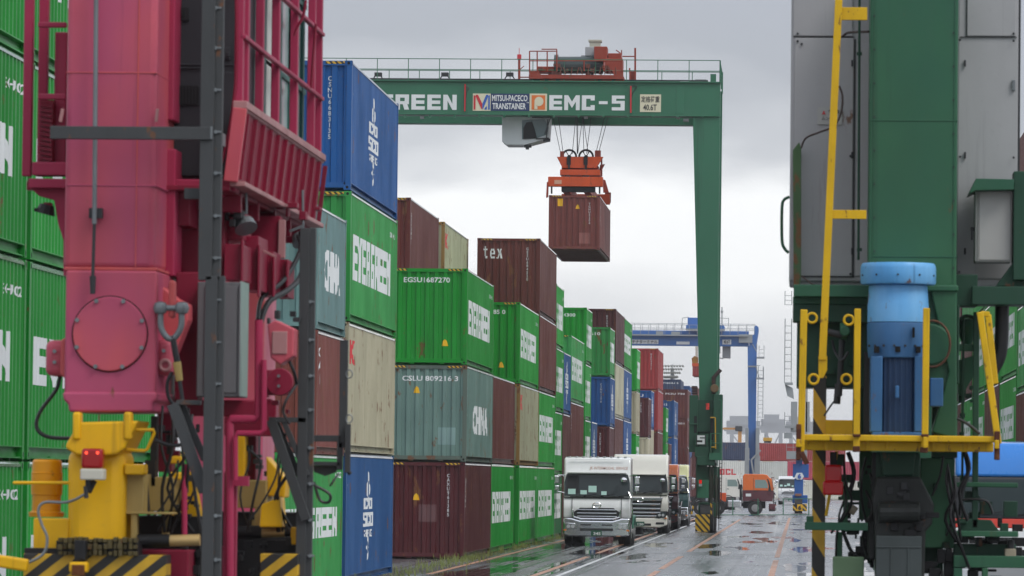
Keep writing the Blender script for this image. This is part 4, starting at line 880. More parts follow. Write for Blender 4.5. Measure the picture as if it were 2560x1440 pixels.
MB().prism([(.02, 1.52), (.05, 1.716), (2.25, 1.716), (2.25, 1.52)], 'x', -hw, hw).build('red_band', m_tred, t, .01)
MB().prism([(.03, .5), (.0, 1.0), (.018, 1.515), (2.25, 1.515), (2.25, .5)], 'x', -hw, hw).build('cab_lower', m_twhite, t, .03)
mb = MB()
for z in (1.18, .92): mb.box(-.95, -.02, z, .95, .03, z+.13)
mb.build('grille', m_black, t, .01)
mb = MB(); mb.box(-1.24, -.08, .34, 1.24, .3, .68); mb.build('bumper', m_grey, t, .04)
mb = MB()
for sx in (-.7, .1): mb.beam((sx, .03, 1.80), (sx+.75, .06, 1.92), .02, .02)
mb.build('wiper', m_black, t)
for sx in (-1, 1):
    MB().box(sx*.8, -.1, .45, sx*1.15, -.07, .62).build('headlight', m_lens, t, .02)
    mb = MB(); mb.tube((sx*1.2, .1, 2.45), (sx*1.45, -.1, 2.45), .02, 6); mb.box(sx*1.36, -.14, 1.95, sx*1.54, -.06, 2.4); mb.build('mirror', m_black, t, .02)
    for yy in (1.35, 4.6): MB().tube((sx*.95, yy, .5), (sx*1.23, yy, .5), .5, 26).build('wheel', m_rubber, t, .05)
mb = MB(); mb.box(-.45, .6, .6, -.3, 6, .85); mb.box(.3, .6, .6, .45, 6, .85); mb.box(-1.2, 2.5, 1.0, 1.2, 6.4, 1.15); mb.build('chassis', m_dark, t)

# ------------------------------------------------------------------ far blue crane
m_fb = paint('crane_blue', (.045, .15, .42), .45, .3, .0, sc=.2, bump=0); m_fg = paint('far_grey', (.30, .32, .33), .5, .2, bump=0)
YC = 560.0
bx0 = W(1880, 1200, YC).x
bc = thing('gantry_crane', 'blue gantry crane rising beyond the queue, its leg right of the green one', 'crane', (bx0, YC, 0))
def Tn(name, m, fn, bevel=0, parent=None):
    mb = MB(); fn(mb); return mb.build(name, m, parent or bc, bevel)
Tn('girder', m_fb, lambda mb: (mb.rb(1420, 838, 1872, 864, YC, 1.2), mb.rb(1420, 826, 1872, 836, YC+5.5, 1.2)), .02)
Tn('end_beam', m_fb, lambda mb: (mb.rp([(1873, 864), (1890, 864), (1896, 826), (1896, 818), (1890, 813), (1885, 818), (1885, 836), (1873, 840)], YC, 6)))
Tn('leg', m_fb, lambda mb: (mb.rp([(1869, 864), (1892, 864), (1889, 1130), (1887, 1150), (1874, 1150), (1871, 1130)], YC, 1.2)), .02)
Tn('leg', m_fb, lambda mb: (mb.rp([(1869, 864), (1892, 864), (1887, 1150), (1874, 1150)], YC+6, 1)), .02)
lx = W(1880, 900, YC).x-23.5
Tn('leg', m_fb, lambda mb: (mb.box(lx-.5, YC, 2, lx+.5, YC+1.2, W(1600, 860, YC).z), mb.box(lx-.5, YC+5.5, 2, lx+.5, YC+6.6, W(1600, 860, YC).z)), .02)
Tn('walkway', m_fg, lambda mb: (mb.rb(1420, 836, 1870, 839, YC-.8, .8), mb.rb(1640, 828, 1658, 838, YC-.3, .3), mb.rb(1678, 829, 1700, 838, YC-.3, .3)))
def bl_rail(mb):
    a = W(1440, 836, YC).x; b = W(1886, 822, YC).x; z = W(1700, 836, YC).z
    rails(mb, a, b, YC-.8, z, 22, 1.1, .03); rails(mb, a, b, YC+6.6, z+.4, 22, 1.1, .03)
    mb.rt(1704, 822, 1706, 795, YC, .04, n=6); mb.rt(1706, 795, 1722, 793, YC, .04, n=6); mb.rt(1820, 822, 1822, 795, YC, .04, n=6); mb.rt(1800, 795, 1822, 796, YC, .04, n=6)
Tn('railing', m_fg, bl_rail)
Tn('trolley', m_fb, lambda mb: (mb.rb(1715, 812, 1810, 822, YC-.3, 7), mb.rb(1719, 794, 1756, 812, YC+1, 4), mb.rb(1758, 798, 1790, 812, YC+1.5, 3)), .05)
Tn('trolley_gear', m_fg, lambda mb: (mb.rb(1789, 798, 1800, 812, YC, 1.5), mb.rt(1805, 812, 1805, 768, YC, .08, n=6), mb.rb(1802, 777, 1808, 782, YC, .3), mb.rb(1714, 822, 1812, 826, YC-.4, .3)))
Tn('operator_cab', m_fg, lambda mb: (mb.rb(1806, 866, 1826, 895, YC+1, 2), mb.rl(1788, 892, 1808, 897, YC+1, .12), mb.rl(1800, 866, 1800, 884, YC+1, .1), mb.rb(1847, 836, 1881, 857, YC-.5, .5)), .03)
pl = Tn('sign_plate', m_white, lambda mb: mb.rb(1560, 849, 1646, 859.5, YC-.06, .04)); sign3('lettering', YC-.07, 1562, 850.5, 1644, 858.5, text('コンテナターミナル', 1, .02), m_ink, pl, .03)
pl = Tn('sign_plate', m_white, lambda mb: mb.rb(1691, 854, 1724, 861, YC-.06, .04))
pl = Tn('sign_plate', m_white, lambda mb: mb.rb(1806, 849, 1828, 861, YC-.06, .04)); sign3('lettering', YC-.07, 1809, 851, 1825, 859, text('40.6T', 1, .02), m_ink, pl, .03)
def cage(mb, x, y0, y1, Y, w=.85):
    a = W(x, y0, Y); b = W(x, y1, Y); n = max(3, int((a.z-b.z)/.5))
    for dx in (-w/2, w/2):
        mb.tube((a.x+dx, Y, b.z), (a.x+dx, Y, a.z), .03, 5); mb.tube((a.x+dx*.9, Y-.4, b.z+1), (a.x+dx*.9, Y-.4, a.z), .022, 5)
    for i in range(n):
        z = b.z+(a.z-b.z)*i/n; mb.box(a.x-w/2, Y-.02, z-.02, a.x+w/2, Y+.02, z+.02)
        if i % 2 and i > 2: mb.box(a.x-w/2, Y-.42, z-.02, a.x+w/2, Y-.38, z+.02); mb.box(a.x-w/2-.015, Y-.4, z-.02, a.x-w/2+.015, Y, z+.02); mb.box(a.x+w/2-.015, Y-.4, z-.02, a.x+w/2+.015, Y, z+.02)
def ladders(mb):
    cage(mb, 1902, 916, 1064, YC-.5, .6); cage(mb, 1904, 864, 892, YC-.5, .6)
    mb.rb(1892, 892, 1911, 896, YC-1, 1.4); mb.rb(1890, 944, 1910, 948, YC-1, 1.4); mb.rb(1869, 914, 1892, 918, YC-.1, .1)
    mb.rt(1890, 918, 1898, 944, YC-.8, .05); mb.rt(1892, 918, 1892, 944, YC-.8, .04); mb.rt(1909, 918, 1909, 946, YC-1, .04); mb.rt(1892, 914, 1901, 914, YC-1, .04)
    mb.rt(1892, 872, 1892, 860, YC, .05); mb.rt(1881, 860, 1892, 880, YC, .05)
Tn('ladder', m_fg, ladders)
Tn('machinery_box', m_fg, lambda mb: (mb.rb(1863, 1070, 1871, 1180, YC-1, 2), mb.rb(1889, 1070, 1898, 1150, YC-1, 2), mb.rb(1862, 1120, 1873, 1195, YC-1.2, 1), mb.rb(1886, 1140, 1900, 1190, YC-1.2, 1), mb.rl(1878, 1150, 1902, 1125, YC-1.3, .2), mb.rl(1878, 1150, 1886, 1196, YC-1.3, .2)), .02)
Tn('bogie', m_fb, lambda mb: (mb.rb(1872, 1150, 1888, 1235, YC-.5, 8), mb.rb(1866, 1170, 1872, 1196, YC-.9, 1)), .02)
Tn('wheel', m_rubber, lambda mb: [mb.tube((bx0-.35, YC+d, .7), (bx0+.35, YC+d, .7), .7, 20) for d in (-.8, 1.0, 6, 7.6)])
ys = thing('container_spreader', 'small yellow and orange spreader hanging beside the green leg, far off', 'spreader', tuple(W(1738, 905, YC)))
mb = MB(); mb.rb(1733, 893, 1741, 910, YC+2.5, 1); mb.rp([(1729, 896), (1736, 890), (1745, 893), (1745, 908), (1731, 912)], YC+3, 1); mb.build('headblock', paint('spreader_yellow', (.65, .30, .03), .5, .3), ys)
mb = MB(); mb.rb(1730, 908, 1780, 916, YC-3, .8); mb.build('end_beam', m_or2, ys); mb = MB(); mb.rt(1740, 893, 1740, 866, YC+3, .05); mb.rt(1743, 893, 1743, 866, YC+3, .05); mb.build('hoist_rope', paint('rope_yellow', (.6, .35, .05), .5), ys)
a = W(1731, 940, YC-3); container(a.x+CWX, YC-3, a.z, L20, 1.2, 'red', 'small red load hanging from the far yellow spreader', '', '', group='containers being lifted')
# ------------------------------------------------------------------ far crane foot with number 6 and its caged ladders
Y6 = 366.0; x6 = W(1996, 1283, Y6).x
c6 = thing('gantry_crane', 'blue crane foot numbered 6 with caged ladders, rising behind the striped post', 'crane', (x6, Y6, 0))
m_b6 = paint('foot_blue', (.02, .10, .33), .45, .35, .1, bump=0)
Tn('bogie', m_b6, lambda mb: (mb.rb(1986, 1196, 2008, 1240, Y6, 2), mb.rb(1982, 1160, 2022, 1194, Y6+.2, 2), mb.rb(1981, 1238, 2019, 1258, Y6-.3, 5), mb.rb(1990, 1150, 2006, 1160, Y6+.2, 2)), .03, c6)
Tn('striped_guard', stripes('haz6', YEL, BLK, 2.6, (1, 0, 1)), lambda mb: mb.rb(1982, 1260, 2017, 1278, Y6-.6, .2), 0, c6)
pl = Tn('number_plate', m_yel_dec, lambda mb: mb.rb(1993, 1261, 2006, 1277, Y6-.64, .03), 0, c6); sign3('number', Y6-.66, 1995, 1263, 2004, 1275, text('6', 1, .06), m_ink, pl, .02)
hexp = lambda mb: mb.rp([(1987, 1191), (1992, 1182), (2005, 1182), (2010, 1191), (2005, 1199), (1992, 1199)], Y6-.1, .05)
pl = Tn('number_plate', m_white, hexp, 0, c6); sign3('number', Y6-.12, 1994, 1184, 2003, 1197, text('6', 1, .06), m_blup, pl, .03)
Tn('wheel', m_rubber, lambda mb: [mb.tube((x6-.3, Y6+d, .62), (x6+.3, Y6+d, .62), .62, 22) for d in (0, 1.6, 6, 7.4)], 0, c6)
Tn('control_box', paint('box_brick', (.25, .12, .08), .5), lambda mb: mb.rb(1988, 1234, 2004, 1240, Y6-.5, .3), .01, c6)
Tn('leg', m_fg, lambda mb: (mb.rb(1998, 640, 2020, 1150, Y6, 1.2), mb.rb(1998, 640, 2020, 1150, Y6+6, 1.2), mb.rb(1977, 1004, 1993, 1080, Y6, 1), mb.rb(2014, 1004, 2024, 1080, Y6, 1)), .02, c6)
gt6 = W(2010, 560, Y6).z
Tn('girder', m_fg, lambda mb: (mb.box(x6-.4, Y6, gt6-1.5, x6+23, Y6+1, gt6+.2), mb.box(x6-.4, Y6+6, gt6-1.5, x6+23, Y6+7, gt6+.2), mb.box(x6+22.3, Y6, 1.5, x6+23.3, Y6+1, gt6), mb.box(x6+22.3, Y6+6, 1.5, x6+23.3, Y6+7, gt6)), .02, c6)
Tn('ladder', m_fg, lambda mb: (cage(mb, 1971, 797, 958, Y6, .52), cage(mb, 1971, 728, 762, Y6, .52), cage(mb, 1970, 1030, 1062, Y6, .5), mb.rb(1962, 956, 1982, 962, Y6-.6, 1), mb.rp([(1962, 960), (1982, 970), (1985, 998), (1968, 990)], Y6-.3, .08), mb.rb(1962, 1064, 1984, 1070, Y6-.6, 1), mb.rb(1960, 1082, 1980, 1096, Y6-.4, .6)), 0, c6)
Tn('platform', m_fg, lambda mb: (mb.rb(1966, 1128, 2018, 1148, Y6-.3, 2), rails(mb, W(1966, 1128, Y6).x, W(2016, 1128, Y6).x, Y6-.3, W(1990, 1128, Y6).z, 3, .6, .02)), .01, c6)
# fence at the far end of the runway
f_ = thing('guard_fence', 'low green guard fence standing across the far end of the runway', 'fence', tuple(W(1900, 1290, 330)))
mb = MB()
for px in (1832, 1895, 1958, 2022): mb.rt(px, 1288, px, 1246, 330, .04, n=6)
mb.build('post', m_cg, f_); mb = MB(); mb.rt(1800, 1287, 2030, 1287, 330, .03, n=6); mb.rt(1958, 1247, 2030, 1247, 330, .03, n=6); mb.build('rail', m_cg, f_)
# red-orange small vehicle beside the crossing tractor
v_ = thing('yard_trailer', 'orange trailer front showing left of the crossing orange tractor', 'trailer', tuple(W(1805, 1260, 400)))
mb = MB(); mb.rb(1795, 1232, 1815, 1254, 400, 2.4); mb.build('body', m_or2, v_, .05); mb = MB(); mb.rb(1793, 1254, 1818, 1262, 400, 4); mb.build('frame', m_dark, v_)
mb = MB(); q = W(1800, 1266, 400)
for dy in (.5, 3.2): mb.tube((q.x-1, 400+dy, .5), (q.x+1.2, 400+dy, .5), .5, 20)
mb.build('wheel', m_rubber, v_)
# floodlight mast
fm = thing('floodlight_mast', 'tall mast crowned with a fan of floodlights above the navy container', 'lamp', (W(1682, 1200, 640).x, 640, 0))
rnd = random.Random(2); a = W(1680, 920, 640)
mb = MB(); mb.tube((a.x, 640, 0), (a.x, 640, a.z), .35, 12, .2); mb.tube((a.x+.4, 640, a.z-3), (a.x+.2, 640, a.z), .07, 6); mb.rb(1658, 940, 1692, 946, 639.5, .5); mb.build('mast', m_fg, fm)
for r_, (yy, x0, x1) in enumerate(((911, 1656, 1706), (919, 1658, 1702), (928, 1660, 1698), (938, 1661, 1692))):
    fr = MB(); fr.rt(x0, yy+3, x1, yy+3, 640, .03, n=6); fr.rt((x0+x1)/2, yy, 1680, 944, 640, .05, n=6); fr.build('lamp_arm', m_fg, fm)
    for k in range(8):
        px = x0+(x1-x0)*k/7; mb = MB(); q = W(px, yy, 640); mb.tube((q.x, 639.6, q.z-.1), (q.x+.1, 639.3, q.z-.28), .08, 8, .15); mb.build('floodlight', plain('lamp_shell', (.25, .25, .22), .4), fm)
# orange portal at far end and yellow cabin
o_ = thing('jib_crane', 'slender orange crane arm standing beyond the far containers', 'crane', (W(1849, 1200, 800).x, 800, 0))
mb = MB(); mb.box(W(1845, 1100, 800).x, 800, 0, W(1854, 1100, 800).x, 800.7, W(1849, 1072, 800).z); mb.build('mast', paint('jib_orange', (.55, .26, .06), .5, .3), o_, .02); mb = MB(); mb.rb(1800, 1069, 1845, 1074, 800, .5); mb.build('arm', MC['jib_orange'], o_); mb = MB(); mb.rb(1838, 1065, 1856, 1078, 799.8, 1.2); mb.build('head', m_dark, o_, .1)
o_ = thing('reach_stacker', 'yellow cabin roof of a loader peeping over the far red container', 'loader', (W(1919, 1200, 700).x, 700, 0))
mb = MB(); mb.rb(1908, 1094, 1930, 1103, 700, 1.6); mb.build('roof', paint('loader_yellow', (.6, .33, .03), .5, .3), o_, .05); mb = MB(); mb.rb(1910, 1103, 1928, 1112, 700.1, 1.4); mb.build('cabin', m_glass, o_, .03)
mb = MB(); mb.rb(1905, 1112, 1933, 1206, 700.2, 3); mb.build('body', MC['loader_yellow'], o_, .1); mb = MB(); mb.rb(1912, 1086, 1914, 1094, 700, .1); mb.build('beacon', m_fg, o_)
mb = MB(); q = W(1919, 1200, 700)
for dx in (-.9, .9):
    for dy in (0, 3.4): mb.tube((q.x+dx-.2, 700+dy, .7), (q.x+dx+.2, 700+dy, .7), .7, 18)
mb.build('wheel', m_rubber, o_)
# quay cranes far off in the haze
m_q = paint('quay_grey', (.16, .17, .19), .6, .2, bump=0)
YQ = 4200.0
for i, (x0, x1, top) in enumerate(((1816, 1900, 1040), (1902, 1962, 1036), (1964, 2040, 1042))):
    q_ = thing('quay_crane', ['hazy grey quay crane on the skyline, left of the blue leg', 'hazy grey quay crane on the skyline, right of the blue leg', 'hazy grey quay crane on the skyline behind the caged ladder'][i], 'crane', (W((x0+x1)/2, 1200, YQ+i*40).x, YQ+i*40, 0), 'quay cranes in the far haze')
    Y_ = YQ+i*40
    mb = MB(); mb.rb(x0+8, top, x1-14, top+22, Y_, 9); mb.rb(x0, top+12, x1, top+46, Y_+2, 8); mb.rb(x0-6, top+28, x0+8, top+38, Y_+3, 6); mb.build('bridge_girder', m_q, q_)
    for xx in (x0+8, x1-16):
        mb = MB(); mb.rb(xx, top+46, xx+10, 1203+5, Y_+2, 3); mb.build('leg', m_q, q_)
    mb = MB(); mb.rl(x0+14, top+46, (x0+x1)/2, 1120, Y_+3, 1.2); mb.rl((x0+x1)/2, 1120, x1-12, top+46, Y_+3, 1.2); mb.rl(x0+14, 1122, x1-12, 1122, Y_+3, 1.4); mb.build('brace', m_q, q_)
# ------------------------------------------------------------------ the pink crane close by on the left
m_pk = paint('crane_pink', (.42, .07, .14), .4, .3, .22, sc=1.1, bump=.08, fade=(.58, .10, .085), runs=.35); m_pkd = paint('crane_crimson', (.22, .008, .032), .45, .4, .2, sc=1.2, bump=.08, runs=.4)
m_pr = paint('rail_pink', (.36, .025, .075), .45, .45, .3, sc=1.5, runs=.4); m_fr = paint('frame_charcoal', (.055, .058, .06), .5, .5, .45, sc=2, runs=.3)
m_ylw = paint('bogie_yellow', (.76, .42, .006), .38, .4, .3, sc=1.5, bump=.08, runs=.45); m_ylo = paint('motor_amber', (.66, .28, .005), .4, .45, .3, sc=1.5, runs=.4); m_must = paint('mustard', (.42, .30, .10), .5, .4, .08, sc=1.5)
m_cbk = paint('cabinet_black', (.030, .031, .036), .5, .35, .0, sc=2); m_cgr = paint('cabinet_grey', (.13, .13, .135), .5, .6, .3, sc=2.5, runs=.5); m_cgn = paint('cabinet_green_grey', (.24, .33, .29), .45, .35, 0, sc=2)
m_gal = paint('galvanised', (.20, .22, .23), .4, .4, .1, sc=4, metal=.5); m_brass = paint('brass_rod', (.55, .38, .16), .35, .3, .1, metal=.4); m_hose = plain('hose_black', (.010, .010, .011), .42)
m_pale = paint('worn_pink_edge', (.42, .20, .20), .45, .5, .15, sc=3)
YP = 32.5
pc0 = W(277, 1440, YP)
pk = thing('gantry_crane', 'pink gantry crane leg with yellow bogie and charcoal frame, close by on the left', 'crane', (pc0.x, YP, 0))
def P(name, m, fn, bevel=0, parent=None, smooth=False, seg=2):
    mb = MB(); fn(mb); return mb.build(name, m, parent or pk, bevel, smooth, seg)
colm = P('leg', m_pk, lambda mb: mb.rb(164, -120, 390, 672, YP, 1.02), .045, None, True, 4)
P('weld_band', m_pk, lambda mb: mb.rb(160, 668, 393, 676, YP-.012, 1.04), .006, colm)
P('inner_panel', m_pr, lambda mb: (mb.rb(392, -40, 436, 300, YP+.62, .5), mb.rb(392, 372, 437, 690, YP+.62, .4)), .01)
kn = P('knuckle', m_pk, lambda mb: (mb.rb(162, 676, 390, 1000, YP-.03, 1.1), mb.rp([(156, 980), (392, 980), (390, 1000), (380, 1008), (380, 1030), (172, 1030), (170, 1010), (158, 1000)], YP-.05, 1.1)), .04, None, True, 4)
cc = W(275, 835, YP-.03)
def disc(mb, c, r, t, n=36): mb.tube((c.x, c.y, c.z), (c.x, c.y-t, c.z), r, n, r*.97)
cv = P('cover_plate', m_pk, lambda mb: disc(mb, cc, .262, .022), .004, kn)
P('cover_gap', m_hole, lambda mb: disc(mb, cc, .268, .006), 0, kn)
for k in range(8):
    a = R(22.5+45*k); c_ = Vector((cc.x+.245*math.cos(a), cc.y-.022, cc.z+.245*math.sin(a))); P('bolt', m_gal, lambda mb: mb.tube(c_, c_-Vector((0, .018, 0)), .016, 6), 0, kn)
for (x0, y0, x1, y1) in ((112, 850, 166, 940), (386, 848, 432, 938)):
    P('lug', m_pk, lambda mb: mb.rb(x0, y0, x1, y1, YP+.1, .30), .05, kn, True, 4)
P('lug_plate', m_pk, lambda mb: (mb.rp([(152, 850), (166, 842), (166, 950), (150, 936)], YP+.03, .07), mb.rp([(388, 700), (440, 745), (470, 760), (470, 800), (430, 900), (388, 960)], YP+.3, .25)), .012, kn)
rg = W(413, 913, YP+.09); P('ring', m_pale, lambda mb: mb.pipe([(rg.x+.035*math.cos(t), rg.y-.005, rg.z+.035*math.sin(t)) for t in [k*math.pi/10 for k in range(20)]], .013, 8, closed=True), 0, kn, True)
for (x, y) in ((136, 878), (136, 905), (409, 877), (302, 714)): P('bolt', m_gal, lambda mb: mb.rt(x, y, x+.1, y, YP+.09, .014, YP+.06, 8), 0, kn)
P('rod', m_gal, lambda mb: (mb.rt(241, -60, 236, 560, YP-.10, .017), ), 0, None, True)
P('turnbuckle', m_dark, lambda mb: (mb.rt(236, 555, 232, 690, YP-.10, .012), mb.rt(232, 690, 232, 735, YP-.10, .024, r2=.018), mb.rb(222, 520, 255, 545, YP-.08, .06)), 0)
P('spray_mark', m_pale, lambda mb: (mb.rl(157, 272, 151, 305, YP-.02, .022), mb.rl(394, 272, 390, 305, YP-.02, .02)), .003)
# left-hand service structure
P('service_frame', m_pr, lambda mb: (mb.rb(58, -60, 80, 440, YP+.6, .08), mb.rb(95, -60, 118, 440, YP+.9, .08), mb.rb(135, 80, 165, 440, YP+.8, .1), mb.rb(95, 55, 165, 68, YP+.55, .06), mb.rb(95, 234, 165, 248, YP+.55, .06), mb.rb(80, 405, 168, 438, YP+.4, .2), mb.rb(72, 446, 168, 470, YP+.4, .4), mb.rp([(75, 470), (168, 470), (168, 690), (158, 690), (158, 600), (145, 560), (135, 500), (98, 490)], YP+.5, .1)), .008)
P('louvre', m_pkd, lambda mb: (mb.rb(100, 250, 132, 405, YP+.7, .3), [mb.rl(102, 262+k*12, 130, 268+k*12, YP+.68, .016) for k in range(12)]), 0)
P('work_lamp', m_black, lambda mb: (mb.rt(118, 512, 112, 535, YP+.5, .05, r2=.075), mb.rb(85, 520, 105, 528, YP+.45, .05)), 0)
# charcoal bracket platform and posts
P('bracket_platform', m_fr, lambda mb: (mb.rb(125, 316, 525, 348, YP-.42, .06), mb.prism([(W(125, 316, YP-.36).x, YP-.36), (W(525, 316, YP-.42).x, YP-.42), (W(558, 330, YP+.3).x, YP+.35), (W(520, 330, YP+.3).x, YP+.35), (W(500, 330, YP-.3).x, YP-.3), (W(125, 330, YP-.3).x, YP-.3)], 'z', W(300, 345, YP-.4).z, W(300, 341, YP-.4).z)), .004)
P('bracket_side', m_gal, lambda mb: mb.box(W(525, 330, YP-.42).x, YP-.415, W(525, 348, YP-.42).z, W(525, 330, YP-.42).x+.015, YP+.34, W(525, 316, YP-.42).z), .003)
def post(mb, x, w, y0, y1, Y):
    mb.rb(x, y0, x+w*.62, y1, Y, .09); mb.rb(x+w*.62, y0, x+w, y1, Y+.03, .06)
def steps(mb, x, w, ys, Y):
    for y in ys: mb.rt(x+w*.72, y, x+w*.72+.1, y, Y+.03, .014, Y+.005, 8); mb.rb(x+w*.55, y-3, x+w*.98, y+2, Y+.02, .02)
P('guide_post', m_fr, lambda mb: (post(mb, 500, 55, -60, 700, YP-.4), post(mb, 508, 48, 690, 1470, YP-.4)), .004)
P('rung', m_gal, lambda mb: steps(mb, 500, 54, (20, 120, 225, 330, 433, 540, 645, 750, 856, 960, 1070, 1180, 1290, 1400), YP-.4), .002)
P('guide_post', m_fr, lambda mb: post(mb, 744, 40, 570, 1470, YP+1.6), .004)
P('rung', m_gal, lambda mb: steps(mb, 746, 40, (755, 850, 940, 1025, 1120, 1210, 1300, 1390), YP+1.6), .002)
P('brace', m_fr, lambda mb: (mb.rl(432, 1010, 512, 1230, YP-.3, .05, .08), mb.rl(448, 1000, 512, 1150, YP-.2, .025, .05), mb.rl(678, 1050, 765, 1300, YP+1.6, .05, .07), mb.rl(708, 1050, 768, 1190, YP+1.62, .025, .04), mb.rl(690, 1052, 765, 1230, YP+1.7, .02, .04)), .003)
P('cross_bar', m_fr, lambda mb: (mb.rb(672, 1043, 765, 1056, YP+1.6, .1), mb.rb(440, 1000, 500, 1012, YP-.3, .1), mb.rb(460, 470, 505, 497, YP-.3, .1)), .003)
gate = P('side_gate', m_fr, lambda mb: (mb.rb(848, 850, 868, 1120, YP+2.2, .05), mb.rb(862, 1060, 876, 1182, YP+2.15, .03), mb.rb(780, 1088, 852, 1104, YP+2.2, .05), mb.rb(780, 1154, 850, 1164, YP+2.2, .06), mb.rb(842, 1104, 856, 1175, YP+2.2, .05), mb.rp([(783, 1164), (845, 1164), (840, 1180), (812, 1190), (785, 1180)], YP+2.25, .06)), .003)
def rings(mb):
    for y in (935, 1047):
        c_ = W(873, y, YP+2.2); mb.pipe([(c_.x+.024*math.cos(t), c_.y, c_.z+.03*math.sin(t)) for t in [k*math.pi/8 for k in range(16)]], .005, 6, closed=True)
P('ring', m_gal, rings, 0, gate); P('hook', m_black, lambda mb: mb.rt(866, 1170, 876, 1186, YP+2.2, .016), 0, gate)
P('cable', m_hose, lambda mb: (mb.pipe([W(785, 1205, YP+1.9), W(800, 1250, YP+1.9), W(822, 1255, YP+1.9), W(824, 1235, YP+1.9), W(790, 1215, YP+1.9)], .012, 6, sub=5), mb.pipe([W(825, 1215, YP+1.9), W(835, 1200, YP+1.9), W(846, 1185, YP+2)], .008, 6, sub=3)), 0, gate)
# dark engine house
eh = P('engine_house', m_cbk, lambda mb: (mb.rb(436, -60, 596, 440, YP+.95, 1.0), mb.rb(440, 160, 590, 164, YP+.935, .02), mb.rb(440, 168, 500, 172, YP+.93, .02)), .012)
P('louvre', m_black, lambda mb: (mb.rb(438, 214, 496, 262, YP+.93, .03), [mb.rl(440+k*8, 216, 440+k*8, 260, YP+.925, .006) for k in range(8)]), 0, eh)
P('door_panel', m_cbk, lambda mb: (mb.rb(530, 180, 588, 430, YP+.93, .03), mb.rb(556, 118, 575, 150, YP+.93, .03), mb.rb(566, 130, 574, 142, YP+.91, .03)), .006, eh)
P('handle', m_black, lambda mb: (mb.rb(446, 18, 472, 52, YP+.93, .02), mb.rb(452, 22, 458, 42, YP+.915, .02)), .003, eh)
P('base_beam', m_pr, lambda mb: (mb.rb(392, 448, 588, 476, YP+.7, .25), mb.rb(420, 476, 560, 492, YP+1.1, .2)), .01)
P('chain_cable', m_pkd, lambda mb: mb.pipe([W(590, -40, YP+.6), W(592, 80, YP+.6), W(590, 200, YP+.6), W(575, 320, YP+.6), W(556, 400, YP+.6), W(540, 445, YP+.6)], .012, 8, sub=6), 0, None, True)
# receding walkway with ribbed apron and glazed rail (plane facing the lane)
XA = W(600, 400, YP+.6).x
Y0, Y1 = YP+.6, YP+6.1
def zz(y, Y): return W(700, y, Y).z
zt1 = W(607, 262, Y0).z; za = W(600, 278, Y0).z; zb = W(590, 448, Y0).z
P('apron', m_pkd, lambda mb: (mb.add([(XA+.02, Y0, za), (XA+.02, Y1, za), (XA-.03, Y1, zb), (XA-.03, Y0, zb)], [(0, 1, 2, 3)]), mb.add([(XA-.01, Y0, za), (XA-.01, Y1, za), (XA-.06, Y1, zb), (XA-.06, Y0, zb)], [(0, 1, 2, 3)]),
   [mb.beam((XA+.03, Y0+.15+k*.50, za-.01), (XA-.02, Y0+.15+k*.50, zb+.01), .035, .03) for k in range(12)]), 0)
P('apron_post', m_pk, lambda mb: mb.beam((XA+.0, Y0-.03, za+.02), (XA-.06, Y0-.03, zb-.02), .10, .05), .008)
P('apron_rail', m_pale, lambda mb: (mb.box(XA-.05, Y0-.05, zt1-.03, XA+.05, Y1, zt1+.025), mb.box(XA-.07, Y0, zb-.05, XA+.04, Y1, zb-.015), mb.box(XA-.01, Y0, za+.0, XA+.035, Y1, za+.02)), .006)
def rp_(mb):
    zt = zt1+1.6
    for i, (dy, ww_) in enumerate(((0, .09), (.32, .10), (1.25, .08), (2.3, .09), (3.6, .09), (4.9, .09), (5.45, .08))): mb.box(XA-.05, Y0+dy, za, XA-.05+.06, Y0+dy+ww_, zt)
    for z in (zt1+.47, zt1+1.0): mb.box(XA-.01, Y0, z, XA+.03, Y1, z+.03)
P('railing_post', m_pr, rp_, .006)
P('bracket', m_pkd, lambda mb: [mb.box(XA-.04, Y0+.3+k*.85, za+.02, XA+.0, Y0+.42+k*.85, zt1-.03) for k in range(7)], .003)
gl = P('glazed_cabin', plain('cabin_sky_pane', (.55, .64, .63), .12), lambda mb: mb.box(XA-.9, Y0+1.5, zt1-.35, XA-.12, Y0+5.3, zt1+2.2), .02)  # opaque panes; the sky seen through the windows is put into their pale colour
P('window_frame', paint('window_green', (.02, .12, .10), .4, .3), lambda mb: [mb.box(XA-.13, Y0+1.5+d, zt1-.35, XA-.095, Y0+1.5+d+w_, zt1+2.2) for d, w_ in ((.45, .42), (1.75, .2), (2.6, .5), (3.5, .12))]+[mb.box(XA-.13, Y0+1.5, zt1+z, XA-.10, Y0+5.3, zt1+z+.04) for z in (.5, 1.2)], .004, gl)
P('fan_housing', m_pr, lambda mb: (mb.tube((XA-.3, Y0+4.75, zt1+.62), (XA-.3, Y0+4.75, zt1+.72), .14, 16), mb.tube((XA-.3, Y0+4.75, zt1+.0), (XA-.3, Y0+4.75, zt1+.62), .07, 12), mb.tube((XA-.3, Y0+4.75, zt1+.72), (XA-.3, Y0+4.75, zt1+.82), .06, 10)), .005)
